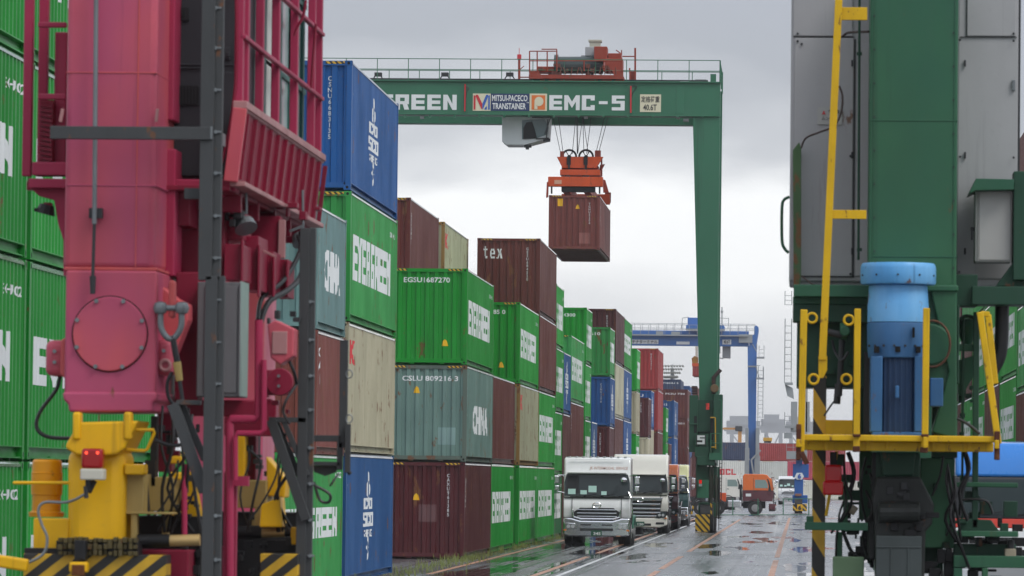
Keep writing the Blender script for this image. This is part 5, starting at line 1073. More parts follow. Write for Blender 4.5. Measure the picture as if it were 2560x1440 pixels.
# underside of the walkway
P('under_beam', m_pkd, lambda mb: (mb.box(XA-.5, Y0+.2, zb-.32, XA-.38, Y1-.3, zb-.06), mb.box(XA-.9, Y0, zb-.08, XA-.07, Y1, zb-.045), [mb.box(XA-.38, Y0+.6+k*1.1, zb-.2, XA-.06, Y0+.66+k*1.1, zb-.06) for k in range(5)]), .005)
P('edge_strip', m_pale, lambda mb: [mb.box(XA-.2, Y0+.35+k*1.35, zb-.075, XA-.12, Y0+1.45+k*1.35, zb-.05) for k in range(4)], .003)
P('ribbed_casing', m_pkd, lambda mb: (mb.rb(560, 610, 604, 700, YP+1.0, .6), mb.rb(604, 590, 646, 725, YP+1.7, .6), mb.rb(646, 628, 683, 738, YP+2.3, .5), mb.rb(683, 648, 718, 742, YP+2.8, .5), mb.rb(560, 530, 608, 600, YP+1.5, .5), mb.rb(392, 500, 560, 690, YP+1.3, .3), mb.rb(620, 540, 700, 640, YP+3.0, .4), [mb.rb(x-3, y, x+3, 742, YP+dy, .1) for x, y, dy in ((604, 600, .95), (646, 612, 1.65), (683, 640, 2.25), (717, 648, 2.75))]), .006)
P('hanger', m_pale, lambda mb: (mb.rl(612, 560, 612, 610, YP+1.9, .06), mb.rl(706, 550, 704, 645, YP+3, .05), mb.rl(612, 606, 690, 642, YP+2.0, .02)), .003)
for i, (lx_, ly, ty, dY) in enumerate(((610, 555, 400, 1.4), (752, 590, 475, 3.6))):
    q = W(lx_, ly, YP+dY)
    P('work_lamp', m_gal, lambda mb: (mb.tube(q, q+Vector((.02, -.03, -.05)), .07, 16, .085), mb.rt(lx_+4, ty, lx_+6, ly-20, YP+dY, .01), mb.rl(lx_-28, ly-12, lx_+8, ly-26, YP+dY, .02)), 0)
P('cable', m_hose, lambda mb: (mb.pipe([W(752, 580, YP+3.4), W(765, 630, YP+3.3), W(752, 690, YP+3), W(720, 725, YP+2.6), W(672, 755, YP+2.2), W(650, 810, YP+2)], .022, 8, sub=6), mb.pipe([W(745, 590, YP+3.4), W(752, 620, YP+3.3), W(730, 670, YP+3), W(700, 710, YP+2.6), W(655, 745, YP+2.2), W(645, 800, YP+2)], .018, 8, sub=6)), 0, None, True)
# grey switch cabinet and neighbours
sw = P('switch_cabinet', m_cgr, lambda mb: mb.rb(492, 705, 600, 992, YP+.55, .5), .008)
P('cabinet_side', m_cgn, lambda mb: mb.box(W(600, 700, YP+.55).x+.001, YP+.56, W(600, 990, YP+.55).z, W(600, 700, YP+.55).x+.006, YP+1.05, W(600, 702, YP+.55).z), .002, sw)
P('cabinet_door', m_cgr, lambda mb: (mb.rb(510, 715, 592, 982, YP+.54, .02), mb.rb(596, 712, 599, 990, YP+.53, .03)), .004, sw)
P('pink_upright', m_pkd, lambda mb: (mb.rb(438, 680, 496, 1000, YP+.75, .3), mb.rb(392, 1000, 640, 1040, YP+.9, .2), mb.rb(392, 1030, 430, 1180, YP+.9, .2), mb.rb(560, 1000, 690, 1090, YP+2.2, .2), mb.rb(575, 1090, 640, 1200, YP+2.4, .15)), .01)
P('pink_pipe', m_pr, lambda mb: (mb.pipe([W(574, 1470, YP+.5), W(574, 1060, YP+.5), W(578, 1048, YP+.5), W(636, 1048, YP+.5), W(647, 1040, YP+.5), W(647, 800, YP+.5)], .030, 12), mb.pipe([W(588, 1200, YP+.45), W(588, 1095, YP+.45), W(594, 1083, YP+.45), W(650, 1083, YP+.45), W(660, 1074, YP+.45), W(660, 900, YP+.45)], .020, 12), mb.rb(558, 1180, 590, 1470, YP+.55, .08), mb.rt(461, 1160, 461, 1345, YP+.3, .021), mb.rb(570, 1190, 620, 1215, YP+.5, .1)), 0, None, True)
P('lamp_housing', m_pk, lambda mb: mb.rp([(668, 812), (690, 800), (735, 822), (733, 890), (700, 912), (676, 895)], YP+1.2, .25), .012)
P('lamp_window', m_pale, lambda mb: mb.rb(680, 828, 718, 885, YP+1.19, .02), .006)
P('round_plate', m_pkd, lambda mb: (disc(mb, W(700, 955, YP+1.2), .10, .05, 24), mb.rb(655, 925, 700, 988, YP+1.2, .06)), .006)
for (x, y) in ((697, 940), (697, 965)): P('bolt', m_gal, lambda mb: disc(mb, W(x, y, YP+1.14), .012, .02, 6), 0)
# shackle
sh = W(428, 770, YP-.05)
def shack(mb):
    for dx in (-.075, .075): mb.rev(sh.x+dx, sh.y, [(sh.z-.045, .012), (sh.z-.035, .04), (sh.z, .052), (sh.z+.035, .04), (sh.z+.045, .012)], 16)
    mb.tube((sh.x-.1, sh.y, sh.z), (sh.x+.1, sh.y, sh.z), .022, 12)
    mb.pipe([(sh.x-.07, sh.y, sh.z), (sh.x-.072, sh.y, sh.z-.12), (sh.x-.04, sh.y, sh.z-.19), (sh.x, sh.y, sh.z-.215), (sh.x+.04, sh.y, sh.z-.19), (sh.x+.072, sh.y, sh.z-.12), (sh.x+.07, sh.y, sh.z)], .022, 10, sub=4)
P('shackle', m_gal, shack, 0, None, True)
P('shackle_lug', m_pk, lambda mb: mb.rb(421, 700, 436, 795, YP-.06, .12), .02)
P('rope_socket', m_must, lambda mb: mb.rt(442, 905, 449, 952, YP-.06, .030, r2=.024), 0, None, True)
P('hose', m_hose, lambda mb: (mb.pipe([W(432, 842, YP-.05), W(438, 880, YP-.06), W(444, 910, YP-.06)], .022, 8), mb.pipe([W(449, 952, YP-.06), W(462, 1040, YP-.1), W(470, 1080, YP-.1), W(455, 1110, YP-.1), W(420, 1112, YP-.1), W(390, 1100, YP-.1)], .014, 8, sub=6),
  mb.pipe([W(430, 930, YP), W(418, 960, YP), W(425, 1000, YP), W(460, 1030, YP)], .013, 8, sub=5), mb.pipe([W(150, 940, YP+.2), W(140, 975, YP+.2), W(100, 1030, YP+.2), W(92, 1070, YP+.2), W(120, 1092, YP+.2), W(175, 1096, YP+.2)], .014, 8, sub=6),
  mb.pipe([W(445, 1150, YP+.1), W(440, 1200, YP+.1), W(410, 1260, YP+.1), W(385, 1290, YP+.1)], .008, 6, sub=5), mb.pipe([W(470, 1020, YP-.1), W(478, 1150, YP-.1), W(490, 1250, YP-.1), W(505, 1330, YP-.1)], .012, 8, sub=4),
  mb.pipe([W(695, 1140, YP+1.5), W(690, 1190, YP+1.5), W(660, 1250, YP+1.5), W(625, 1300, YP+1.5)], .008, 6, sub=5), mb.pipe([W(720, 895, YP+1.4), W(735, 930, YP+1.4), W(742, 960, YP+1.5)], .012, 6, sub=4), mb.pipe([W(742, 960, YP+1.5), W(716, 1000, YP+1.4), W(708, 1030, YP+1.4), W(725, 1060, YP+1.4)], .01, 6, sub=4),
  mb.rb(376, 1040, 392, 1200, YP+.5, .1), mb.rb(362, 1150, 388, 1215, YP+.45, .1), mb.rt(366, 1200, 372, 1290, YP+.3, .012)), 0, None, True)
# yellow steering bogie
yb = P('steering_housing', m_ylw, lambda mb: (mb.rp([(166, 1120), (312, 1120), (305, 1440), (166, 1440)], YP-.05, .55),), .09, None, True, 5)
P('cowl', m_ylw, lambda mb: mb.rp([(184, 1056), (345, 1052), (312, 1120), (290, 1136), (240, 1142), (190, 1137), (163, 1120), (166, 1108), (180, 1085)], YP-.13, .62), .015, yb)
for x0 in (181, 308): P('tab', m_ylw, lambda mb: mb.rb(x0, 1030, x0+20, 1100, YP-.15, .12), .018, yb, True, 3)
hd = [W(305, 1074, YP), W(384, 1075, YP), W(386, 1082, YP), W(368, 1124, YP), W(360, 1127, YP), W(312, 1124, YP)]
P('handle', m_ylw, lambda mb: mb.pipe(hd, .012, 8), 0, yb, True)
bc_ = P('beacon_lens', plain('beacon_red', (.26, .002, .004), .15, emit=(1, .005, .005), es=.02), lambda mb: mb.rb(203, 1121, 256, 1171, YP-.32, .13), .02, yb, True, 3)
P('beacon_bulb', plain('beacon_glow', (1, .1, .05), .2, emit=(1, .06, .03), es=1.2), lambda mb: [disc(mb, W(x, 1132, YP-.318), .011, .006, 12) for x in (216, 244)], 0, bc_)
P('beacon_base', paint('beacon_cream', (.55, .53, .45), .5, .3), lambda mb: mb.rb(200, 1172, 258, 1200, YP-.33, .15), .01, yb)
P('beacon_bracket', m_dark, lambda mb: (mb.rb(213, 1200, 226, 1230, YP-.25, .1), mb.rt(214, 1215, 216, 1246, YP-.27, .016), mb.rl(238, 1202, 222, 1232, YP-.2, .03)), .003, yb)
P('cable', m_gal, lambda mb: (mb.pipe([W(213, 1235, YP-.27), W(185, 1250, YP-.25), W(160, 1256, YP-.2), W(112, 1256, YP-.2), W(96, 1275, YP-.2), W(104, 1310, YP-.2), W(118, 1345, YP-.2), W(108, 1385, YP-.2), W(60, 1412, YP-.2)], .010, 8, sub=6)), 0, yb, True)
mt = W(116, 1290, YP+.2)
def motor(mb): z0 = W(116, 1292, YP+.2).z; mb.rev(mt.x, mt.y, [(z0, .12), (z0+.03, .125), (z0+.04, .10), (z0+.15, .10), (z0+.155, .108), (z0+.18, .108), (z0+.19, .11), (z0+.30, .108), (z0+.305, .112), (z0+.31, .105), (z0+.385, .103), (z0+.40, .09)], 28)
P('drive_motor', m_ylo, motor, 0, yb, True)
P('motor_bracket', m_ylw, lambda mb: (mb.rt(32, 1207, 172, 1207, YP+.02, .012), mb.rb(83, 1296, 172, 1410, YP+.0, .4)), .008, yb, True)
P('gearbox', m_must, lambda mb: (mb.rb(312, 1185, 360, 1284, YP+.1, .5), mb.rb(358, 1192, 432, 1278, YP+.45, .5), mb.rb(305, 1280, 432, 1286, YP+.08, .5), mb.rb(326, 1284, 342, 1385, YP+.1, .1), mb.rb(405, 1286, 420, 1340, YP+.4, .1), mb.rb(560, 1200, 665, 1270, YP+2, .5), mb.rb(636, 1270, 650, 1330, YP+2, .1)), .008)
P('bogie_bracket', m_ylw, lambda mb: (mb.rb(310, 1160, 360, 1187, YP-.02, .2), mb.rb(425, 1140, 455, 1160, YP+.5, .15), mb.rb(420, 1180, 450, 1200, YP+.5, .15), mb.rp([(462, 1180), (480, 1180), (506, 1330), (462, 1330)], YP+.7, .2), mb.rb(588, 1090, 612, 1230, YP+2.2, .2), mb.rp([(652, 1262), (700, 1242), (706, 1318), (648, 1318)], YP+1.7, .3), mb.rp([(665, 1140), (715, 1200), (712, 1245), (668, 1240)], YP+2.1, .3), mb.rb(726, 1318, 752, 1362, YP+1.75, .15), mb.rb(420, 1240, 470, 1440, YP+1.2, .2)), .012)
P('bogie_arm', m_ylw, lambda mb: mb.rl(-30, 1398, 70, 1414, YP-.3, .08, .085), .015)
P('striped_beam', stripes('haz_beam', BLK, YEL, 6.5, (-.8, 0, 1), thr=.5), lambda mb: mb.rb(58, 1386, 415, 1470, YP-.12, .25), .006)
P('striped_beam', MC.get('x') or stripes('haz_beam2', BLK, YEL, 6.5, (-.8, 0, 1), thr=.5), lambda mb: mb.rb(650, 1385, 745, 1470, YP+1.5, .2), .006)
rnd = random.Random(9)
P('chain', paint('greasy_chain', (.09, .07, .025), .5, .7, .5, sc=5), lambda mb: [mb.rb(145+k*12.5+rnd.uniform(-2, 2), 1345+r_*16+rnd.uniform(-3, 3), 155+k*12.5, 1357+r_*16+rnd.uniform(-2, 2), YP-.2+rnd.uniform(0, .05), .08) for k in range(16) for r_ in range(3)], .004)
P('chain_guard', m_black, lambda mb: (mb.rb(140, 1352, 346, 1388, YP-.12, .2), mb.rb(60, 1370, 145, 1395, YP-.05, .2), mb.rb(186, 1350, 214, 1400, YP-.26, .1)), .006)
P('side_lamp', m_ylw, lambda mb: mb.rb(172, 1405, 218, 1432, YP-.3, .1), .015); P('side_lamp_lens', paint('brown_lens', (.12, .04, .01), .3), lambda mb: mb.rb(179, 1412, 211, 1440, YP-.31, .05), .006)
P('axle', m_black, lambda mb: (mb.rt(345, 1352, 425, 1352, YP+.1, .048), mb.rt(590, 1330, 655, 1330, YP+2, .05), mb.rt(705, 1330, 750, 1330, YP+2, .035)), 0, None, True)
P('axle_sleeve', m_brass, lambda mb: (mb.rt(424, 1352, 500, 1350, YP+.1, .042), mb.rt(643, 1333, 712, 1331, YP+2, .036)), 0, None, True)
P('undercarriage', m_black, lambda mb: (mb.rb(340, 1290, 520, 1345, YP+.6, .6), mb.rb(430, 1340, 760, 1480, YP+2.4, .5), mb.rb(345, 1362, 500, 1480, YP+.7, .5), mb.rb(500, 1280, 760, 1345, YP+2.5, .5), mb.rb(520, 1100, 545, 1300, YP+2.5, .3), mb.rb(615, 1080, 640, 1200, YP+2.6, .3), mb.rb(662, 1350, 740, 1380, YP+1.9, .2)), .01)
P('wheel', m_rubber, lambda mb: [mb.tube((pc0.x-.2+dx, YP+dy, .75), (pc0.x+.25+dx, YP+dy, .75), .75, 32) for dx, dy in ((0, 0), (0, 1.8), (.9, 2.6), (.9, 4.4))], .06)
P('sill_beam', m_pkd, lambda mb: mb.box(pc0.x-.35, YP+.3, 1.55, pc0.x+.5, YP+6.6, 1.95), .01)
P('leg', m_pk, lambda mb: mb.box(pc0.x-.31, YP+6.4, 1.95, pc0.x+.31, YP+7.3, 14), .02)


# small parts that a working crane carries: bolts, plates, clips, hoses
rnd = random.Random(31)
P('seam', m_pk, lambda mb: (mb.rb(164, 180, 392, 183, YP-.005, 1.03), mb.rb(164, 462, 392, 465, YP-.005, 1.03), mb.rb(342, -60, 345, 668, YP-.006, .02)), .002, colm)
def clutter(mb, x0, y0, x1, y1, Y, n, dep=.1, big=22):
    for k in range(n):
        x = rnd.uniform(x0, x1); y = rnd.uniform(y0, y1); mb.rb(x, y, x+rnd.uniform(5, big), y+rnd.uniform(5, big), Y+rnd.uniform(0, dep*2), dep)
P('gear_block', m_black, lambda mb: (clutter(mb, 395, 1050, 490, 1160, YP+.6, 10), clutter(mb, 430, 1250, 560, 1430, YP+.5, 14), clutter(mb, 590, 1340, 740, 1440, YP+1.7, 12)), .004)
P('gear_block', m_dark, lambda mb: (clutter(mb, 400, 1180, 500, 1330, YP+.4, 9), clutter(mb, 660, 760, 740, 800, YP+1.5, 4), clutter(mb, 600, 1100, 740, 1240, YP+2.2, 9), clutter(mb, 560, 480, 600, 560, YP+1.2, 6), clutter(mb, 395, 700, 440, 760, YP+.5, 4)), .004)
P('gear_block', m_must, lambda mb: (clutter(mb, 400, 1290, 500, 1330, YP+.6, 5), clutter(mb, 560, 1270, 640, 1320, YP+2.1, 4)), .004)
P('gear_block', m_pkd, lambda mb: (clutter(mb, 400, 1060, 440, 1160, YP+.8, 5), clutter(mb, 600, 500, 790, 560, YP+3, 8, .15, 26), clutter(mb, 660, 930, 730, 1030, YP+1.5, 6), clutter(mb, 62, 440, 150, 520, YP+.7, 5)), .004)
for k in range(7):
    xs = rnd.uniform(400, 480); P('hose', m_hose, lambda mb: mb.pipe([W(xs, 1000+rnd.uniform(0, 60), YP+.3), W(xs+rnd.uniform(-20, 30), 1120, YP+.25), W(xs+rnd.uniform(-30, 40), 1220, YP+.3), W(xs+rnd.uniform(-60, 50), 1330, YP+.4)], rnd.uniform(.006, .013), 7, sub=4), 0, None, True)
for k in range(6):
    xs = rnd.uniform(610, 730); P('hose', m_hose, lambda mb: mb.pipe([W(xs, 1080+rnd.uniform(0, 60), YP+1.7), W(xs+rnd.uniform(-20, 30), 1160, YP+1.7), W(xs+rnd.uniform(-40, 20), 1240, YP+1.7), W(xs+rnd.uniform(-60, 30), 1330, YP+1.8)], rnd.uniform(.006, .012), 7, sub=4), 0, None, True)
P('chain', m_pkd, lambda mb: (mb.pipe([W(765, 0, YP+4), W(758, 40, YP+4), W(742, 70, YP+4), W(736, 90, YP+4)], .012, 6, sub=3), mb.pipe([W(790, 60, YP+5), W(784, 130, YP+5), W(778, 220, YP+5)], .012, 6, sub=3)), 0)
P('window_blind', plain('pale_blind', (.55, .56, .52), .6), lambda mb: (mb.box(XA-.115, Y0+2.1, zt1+.1, XA-.10, Y0+2.75, zt1+1.9), mb.box(XA-.115, Y0+4.1, zt1+.6, XA-.10, Y0+4.6, zt1+1.9)), 0, gl)

# ------------------------------------------------------------------ green crane close by on the right
YG = 45.0
gc0 = W(2285, 1440, YG)
gn = thing('gantry_crane', 'green gantry crane leg with blue motor and yellow platform, close by on the right', 'crane', (gc0.x, YG, 0))
m_gg = paint('leg_green', (.024, .105, .062), .42, .4, .2, sc=.9, bump=.08, runs=.35, fade=(.035, .13, .06)); m_ggd = paint('bogie_green', (.016, .062, .036), .5, .5, .4, sc=1.4, runs=.5)
m_hse = paint('house_grey', (.38, .38, .385), .45, .3, .15, sc=1.2, runs=.22); m_yl = paint('rail_yellow', (.70, .43, .008), .45, .5, .55, sc=3, runs=.5); m_blt = paint('motor_blue_light', (.11, .38, .74), .38, .4, .55, sc=2.4, runs=.5, fade=(.2, .46, .74)); m_bld = paint('motor_blue', (.045, .15, .33), .42, .5, .4, sc=2.4, runs=.5)
m_bxg = paint('box_grey', (.38, .38, .36), .4, .25, sc=2)
def G_(name, m, fn, bevel=0, parent=None, smooth=False, seg=2):
    mb = MB(); fn(mb); return mb.build(name, m, parent or gn, bevel, smooth, seg)
G_('leg', m_gg, lambda mb: (mb.rb(2174, -120, 2394, 722, YG, 1.0),), .015)
G_('leg_foot', m_gg, lambda mb: (mb.rb(2178, 712, 2392, 1000, YG+.05, .95), mb.rb(2240, 712, 2396, 728, YG-.03, .1)), .015)
hs = G_('machinery_house', m_hse, lambda mb: (mb.rb(1976, -120, 2180, 704, YG+.9, 1.6), mb.rb(2392, -120, 2548, 700, YG+.9, 1.6)), .02)
G_('door_panel', m_hse, lambda mb: (mb.rb(1984, -60, 2132, 90, YG+.88, .03), mb.rb(1984, 95, 2132, 690, YG+.88, .03), mb.rb(2418, -60, 2540, 90, YG+.88, .03), mb.rb(2140, 110, 2174, 690, YG+.885, .02)), .006, hs)
G_('panel_seam', m_dark, lambda mb: (mb.rb(2133, 98, 2137, 690, YG+.885, .01), mb.rb(1984, 91.5, 2136, 93.5, YG+.885, .01), mb.rb(2400, 91.5, 2542, 93.5, YG+.885, .01), mb.rb(2416, -50, 2418, 92, YG+.885, .01), mb.rb(2000, 688, 2136, 693, YG+.885, .01), mb.rb(2546, -60, 2551, 430, YG+.9, .4)), 0, hs)
G_('bolt', m_dark, lambda mb: [mb.rt(x, y, x+.1, y, YG+.87, .012, YG+.86, 8) for x, y in ((1994, 84), (1994, 103), (2004, 110), (2126, 390), (2126, 685), (2400, 100), (2400, 392), (2534, 84), (2534, 102), (2534, 394), (2398, 680))], 0, hs)
pl = G_('sign_plate', m_bxg, lambda mb: mb.rb(2044, 268, 2105, 311, YG+.865, .01), 0, hs); sign3('emblem', YG+.86, 2055, 276, 2064, 286, [[(0, 0), (1, 0), (.5, 1)]], m_redp, pl, .01)
sign3('lettering', YG+.86, 2054, 292, 2074, 300, text('ムン', 1, .02), m_ink, pl, .01); sign3('lettering', YG+.86, 2070, 274, 2100, 284, text('ヤ 危', 1, .02), m_ink, pl, .01)
G_('rust_strip', paint('rusty_green', (.06, .12, .05), .6, .6, 1.0, sc=1.5), lambda mb: (mb.rp([(1982, 375), (1998, 355), (2003, 372), (2003, 690), (1998, 735), (1984, 735)], YG+.7, .1),), .006)
G_('pipe', m_ggd, lambda mb: (mb.rt(2149, -60, 2146, 650, YG+.3, .013), [mb.rb(2142, y, 2155, y+8, YG+.29, .04) for y in (130, 620)]), 0)
G_('cable', plain('cable_brown', (.05, .03, .025), .6), lambda mb: (mb.pipe([W(2003, 370, YG+.65), W(2015, 345, YG+.6), W(2050, 330, YG+.5), W(2085, 315, YG+.4), W(2103, 280, YG+.4), W(2106, 240, YG+.4), W(2098, 215, YG+.4)], .010, 6, sub=6), mb.pipe([W(2105, 92, YG+.6), W(2120, 82, YG+.6), W(2150, 80, YG+.4), W(2172, 79, YG+.3)], .012, 6, sub=3), mb.pipe([W(2005, 690, YG+.7), W(2030, 710, YG+.6), W(2060, 720, YG+.6)], .008, 6, sub=3)), 0, None, True)
G_('grab_handle', m_gg, lambda mb: mb.pipe([W(1974, 492, YG+1.2), W(1960, 500, YG+1.2), W(1955, 520, YG+1.2), W(1955, 600, YG+1.2), W(1962, 622, YG+1.2), W(1972, 632, YG+1.2)], .015, 8, sub=4), 0, None, True)
lr = G_('ladder_rail', m_yl, lambda mb: (mb.rl(2097, 0, 2056, 900, YG-.45, .07, .04), mb.rp([(2046, 890), (2068, 890), (2068, 925), (2058, 945), (2046, 945)], YG-.45, .05)), .004)
G_('rail_bracket', m_yl, lambda mb: (mb.rb(2086, 18, 2168, 50, YG-.42, .04), mb.rb(2068, 525, 2166, 547, YG-.42, .04), mb.rt(2096, -20, 2096, 18, YG-.42, .03)), .004, lr)
bx = G_('control_box', m_bxg, lambda mb: mb.rb(2438, 476, 2529, 655, YG+.3, .4), .01)
G_('box_door', m_bxg, lambda mb: (mb.rb(2448, 480, 2526, 650, YG+.285, .02), mb.rb(2445, 478, 2447, 653, YG+.28, .02)), .004, bx)
G_('box_handle', m_black, lambda mb: (mb.rb(2427, 568, 2436, 576, YG+.35, .05), mb.rb(2428, 576, 2432, 600, YG+.35, .03)), .002, bx)
G_('box_hood', m_gg, lambda mb: mb.rp([(2422, 484), (2440, 446), (2535, 448), (2535, 474), (2440, 476)], YG+.1, .7), .006, bx)
G_('support_frame', m_ggd, lambda mb: (mb.rb(2534, 428, 2600, 700, YG+.2, .4), mb.rp([(2600, 655), (2530, 660), (2490, 715), (2600, 720)], YG+.3, .3), mb.rb(2388, 686, 2444, 765, YG+.3, .5), mb.rb(2430, 716, 2610, 762, YG+.2, .5)), .008)
G_('platform_beam', m_gg, lambda mb: (mb.rb(1984, 712, 2178, 742, YG+.2, 1.2), mb.rb(1982, 742, 2178, 760, YG+.35, 1.2)), .008)
G_('gear_case', m_ggd, lambda mb: (mb.rb(1992, 762, 2178, 968, YG+.5, 1.0), mb.rb(1982, 760, 2178, 806, YG+.35, .3), mb.rb(2392, 762, 2398, 960, YG+.2, .6)), .012)
# blue motor
mx_ = W(2244, 900, YG-.35); zz_ = lambda y: W(2244, y, YG-.35).z; sG = F/(YG-.35)
def bcap(mb): r0 = 94/sG; mb.rev(mx_.x, mx_.y, [(zz_(712), r0*.97), (zz_(708), r0), (zz_(672), r0), (zz_(664), r0*.985), (zz_(659), r0*.95)], 40)
G_('motor_cap', m_blt, bcap, 0, None, True)
r1 = 76/sG
mo = G_('motor_body', m_blt, lambda mb: mb.rev(mx_.x, mx_.y, [(zz_(806), r1), (zz_(804), r1), (zz_(760), r1), (zz_(757), r1*.99), (zz_(716), r1*.96), (zz_(711), r1*.9)], 40), 0, None, True)
G_('motor_flange', m_bld, lambda mb: (mb.rev(mx_.x, mx_.y, [(zz_(896), r1*.96), (zz_(870), r1), (zz_(812), r1*1.01), (zz_(806), r1*.98)], 40), mb.rb(2176, 890, 2206, 1080, YG-.6, .5), mb.rb(2286, 890, 2316, 1080, YG-.6, .5), mb.rb(2180, 1080, 2312, 1100, YG-.6, .5)), .01, mo, True)
def fins(mb):
    n = 30; r_ = r1*.84
    mb.rev(mx_.x, mx_.y, [(zz_(1085), r_), (zz_(895), r_)], 30)
    for k in range(n):
        a = 2*math.pi*k/n; c, s_ = math.cos(a), math.sin(a); mb.beam((mx_.x+c*r_*1.03, mx_.y+s_*r_*1.03, zz_(1085)), (mx_.x+c*r_*1.03, mx_.y+s_*r_*1.03, zz_(893)), .012, .03, up=(c, s_, 0)) if False else mb.tube((mx_.x+c*r_*1.0, mx_.y+s_*r_*1.0, zz_(1085)), (mx_.x+c*r_*1.0, mx_.y+s_*r_*1.0, zz_(893)), .011, 5)
G_('cooling_fins', paint('fin_blue', (.018, .05, .12), .5, .4, .0), fins, 0, mo)
G_('slot', m_hole, lambda mb: (mb.rb(2281, 818, 2287, 844, YG-.64, .02), mb.rb(2185, 866, 2198, 882, YG-.62, .05), mb.rb(2238, 866, 2251, 880, YG-.645, .03), mb.rb(2290, 866, 2302, 882, YG-.62, .05)), .002, mo)
G_('junction_box', m_bld, lambda mb: (mb.rb(2325, 945, 2358, 1016, YG-.4, .25), mb.rb(2238, 964, 2248, 995, YG-.68, .05)), .01, mo)
G_('side_gear', m_gg, lambda mb: (disc(mb, W(2325, 862, YG+.1), .2, .2, 28), mb.rp([(2325, 720), (2392, 720), (2392, 1100), (2330, 1080), (2350, 1010), (2372, 930)], YG+.0, .4)), .015)
G_('rust_ring', paint('rust_ring', (.10, .05, .03), .7, .5, .8), lambda mb: mb.pipe([(W(2330, 860, YG-.1).x+.17*math.cos(a), YG-.16, W(2330, 860, YG-.1).z+.22*math.sin(a)) for a in [k*math.pi/12-1.6 for k in range(25)]], .013, 6), 0)
G_('drive_hub', m_gg, lambda mb: (disc(mb, W(2112, 830, YG+.45), .05, .3, 20), mb.rt(2118, 830, 2100, 830, YG+.3, .09, n=16)), .01)
G_('valve_block', m_dark, lambda mb: (mb.rt(2070, 830, 2105, 838, YG+.25, .035), mb.rt(2105, 850, 2098, 990, YG+.25, .03), mb.pipe([W(2080, 850, YG+.3), W(2088, 880, YG+.3), W(2105, 900, YG+.2), W(2120, 880, YG+.2)], .015, 6, sub=4), mb.rt(2096, 960, 2092, 1010, YG+.3, .035), mb.pipe([W(2060, 1040, YG+.3), W(2080, 1010, YG+.3), W(2090, 1000, YG+.3)], .01, 6, sub=3), mb.rt(2140, 1000, 2140, 1100, YG+.3, .02), mb.rb(2160, 880, 2178, 1090, YG+.3, .3)), 0, None, True)
G_('backing_plate', m_ggd, lambda mb: (mb.rb(2132, 955, 2180, 1130, YG+.6, .2), mb.rb(2064, 1050, 2132, 1062, YG+.5, .1), mb.rb(2330, 960, 2394, 1145, YG+.45, .2)), .01)
# yellow platform and rail posts
pf = G_('maintenance_platform', m_yl, lambda mb: (mb.rb(2006, 1088, 2488, 1104, YG-.75, .1), mb.rb(2010, 1104, 2484, 1128, YG-.6, .06), mb.rb(2006, 1090, 2488, 1096, YG-.7, 1.2)), .012)
G_('platform_lip_plate', m_yl, lambda mb: [mb.rb(x, 1100, x+8, 1126, YG-.62, .05) for x in (2060, 2165, 2215, 2330, 2420)], .003, pf)  # short yellow plates along the front of the platform
for (xa, ya, xb_, yb_, w_) in ((2010, 774, 2002, 1130, .065), (2144, 772, 2141, 1118, .062), (2316, 770, 2312, 1118, .062), (2450, 780, 2496, 1110, .062)):
    G_('rail_post', m_yl, lambda mb: mb.rl(xa, ya, xb_, yb_, YG-.75, w_, .05), .008, pf)
G_('rail_post', m_yl, lambda mb: (mb.rl(2470, 786, 2488, 960, YG-.3, .06, .05), mb.rl(2452, 784, 2474, 786, YG-.5, .05)), .008, pf)
def prings(mb):
    for x, y in ((2030, 795), (2034, 948), (2122, 800), (2116, 948)):
        c_ = W(x, y, YG-.6); mb.pipe([(c_.x+.045*math.cos(a), c_.y, c_.z+.045*math.sin(a)) for a in [k*math.pi/8 for k in range(16)]], .012, 8, closed=True)
G_('rail_ring', m_yl, prings, 0, pf, True)
G_('rusty_bracket', paint('rust_dark', (.09, .03, .015), .8, .4, 1.0, sc=3), lambda mb: (mb.rb(1990, 1060, 2003, 1150, YG-.8, .08), mb.rl(2003, 1130, 2018, 1160, YG-.78, .05), mb.rb(2132, 1085, 2152, 1092, YG-.82, .05), mb.rb(2303, 1085, 2322, 1092, YG-.82, .05), mb.rb(2486, 1078, 2500, 1150, YG-.8, .08), mb.rb(2300, 1118, 2320, 1132, YG-.8, .08), mb.rb(2132, 1115, 2150, 1130, YG-.8, .08)), .008, pf)
G_('bracket_shoe', m_yl, lambda mb: (mb.rb(1990, 1098, 2006, 1118, YG-.83, .04), mb.rb(2486, 1100, 2498, 1122, YG-.83, .04), mb.rb(2308, 1092, 2318, 1120, YG-.83, .04)), .008, pf)
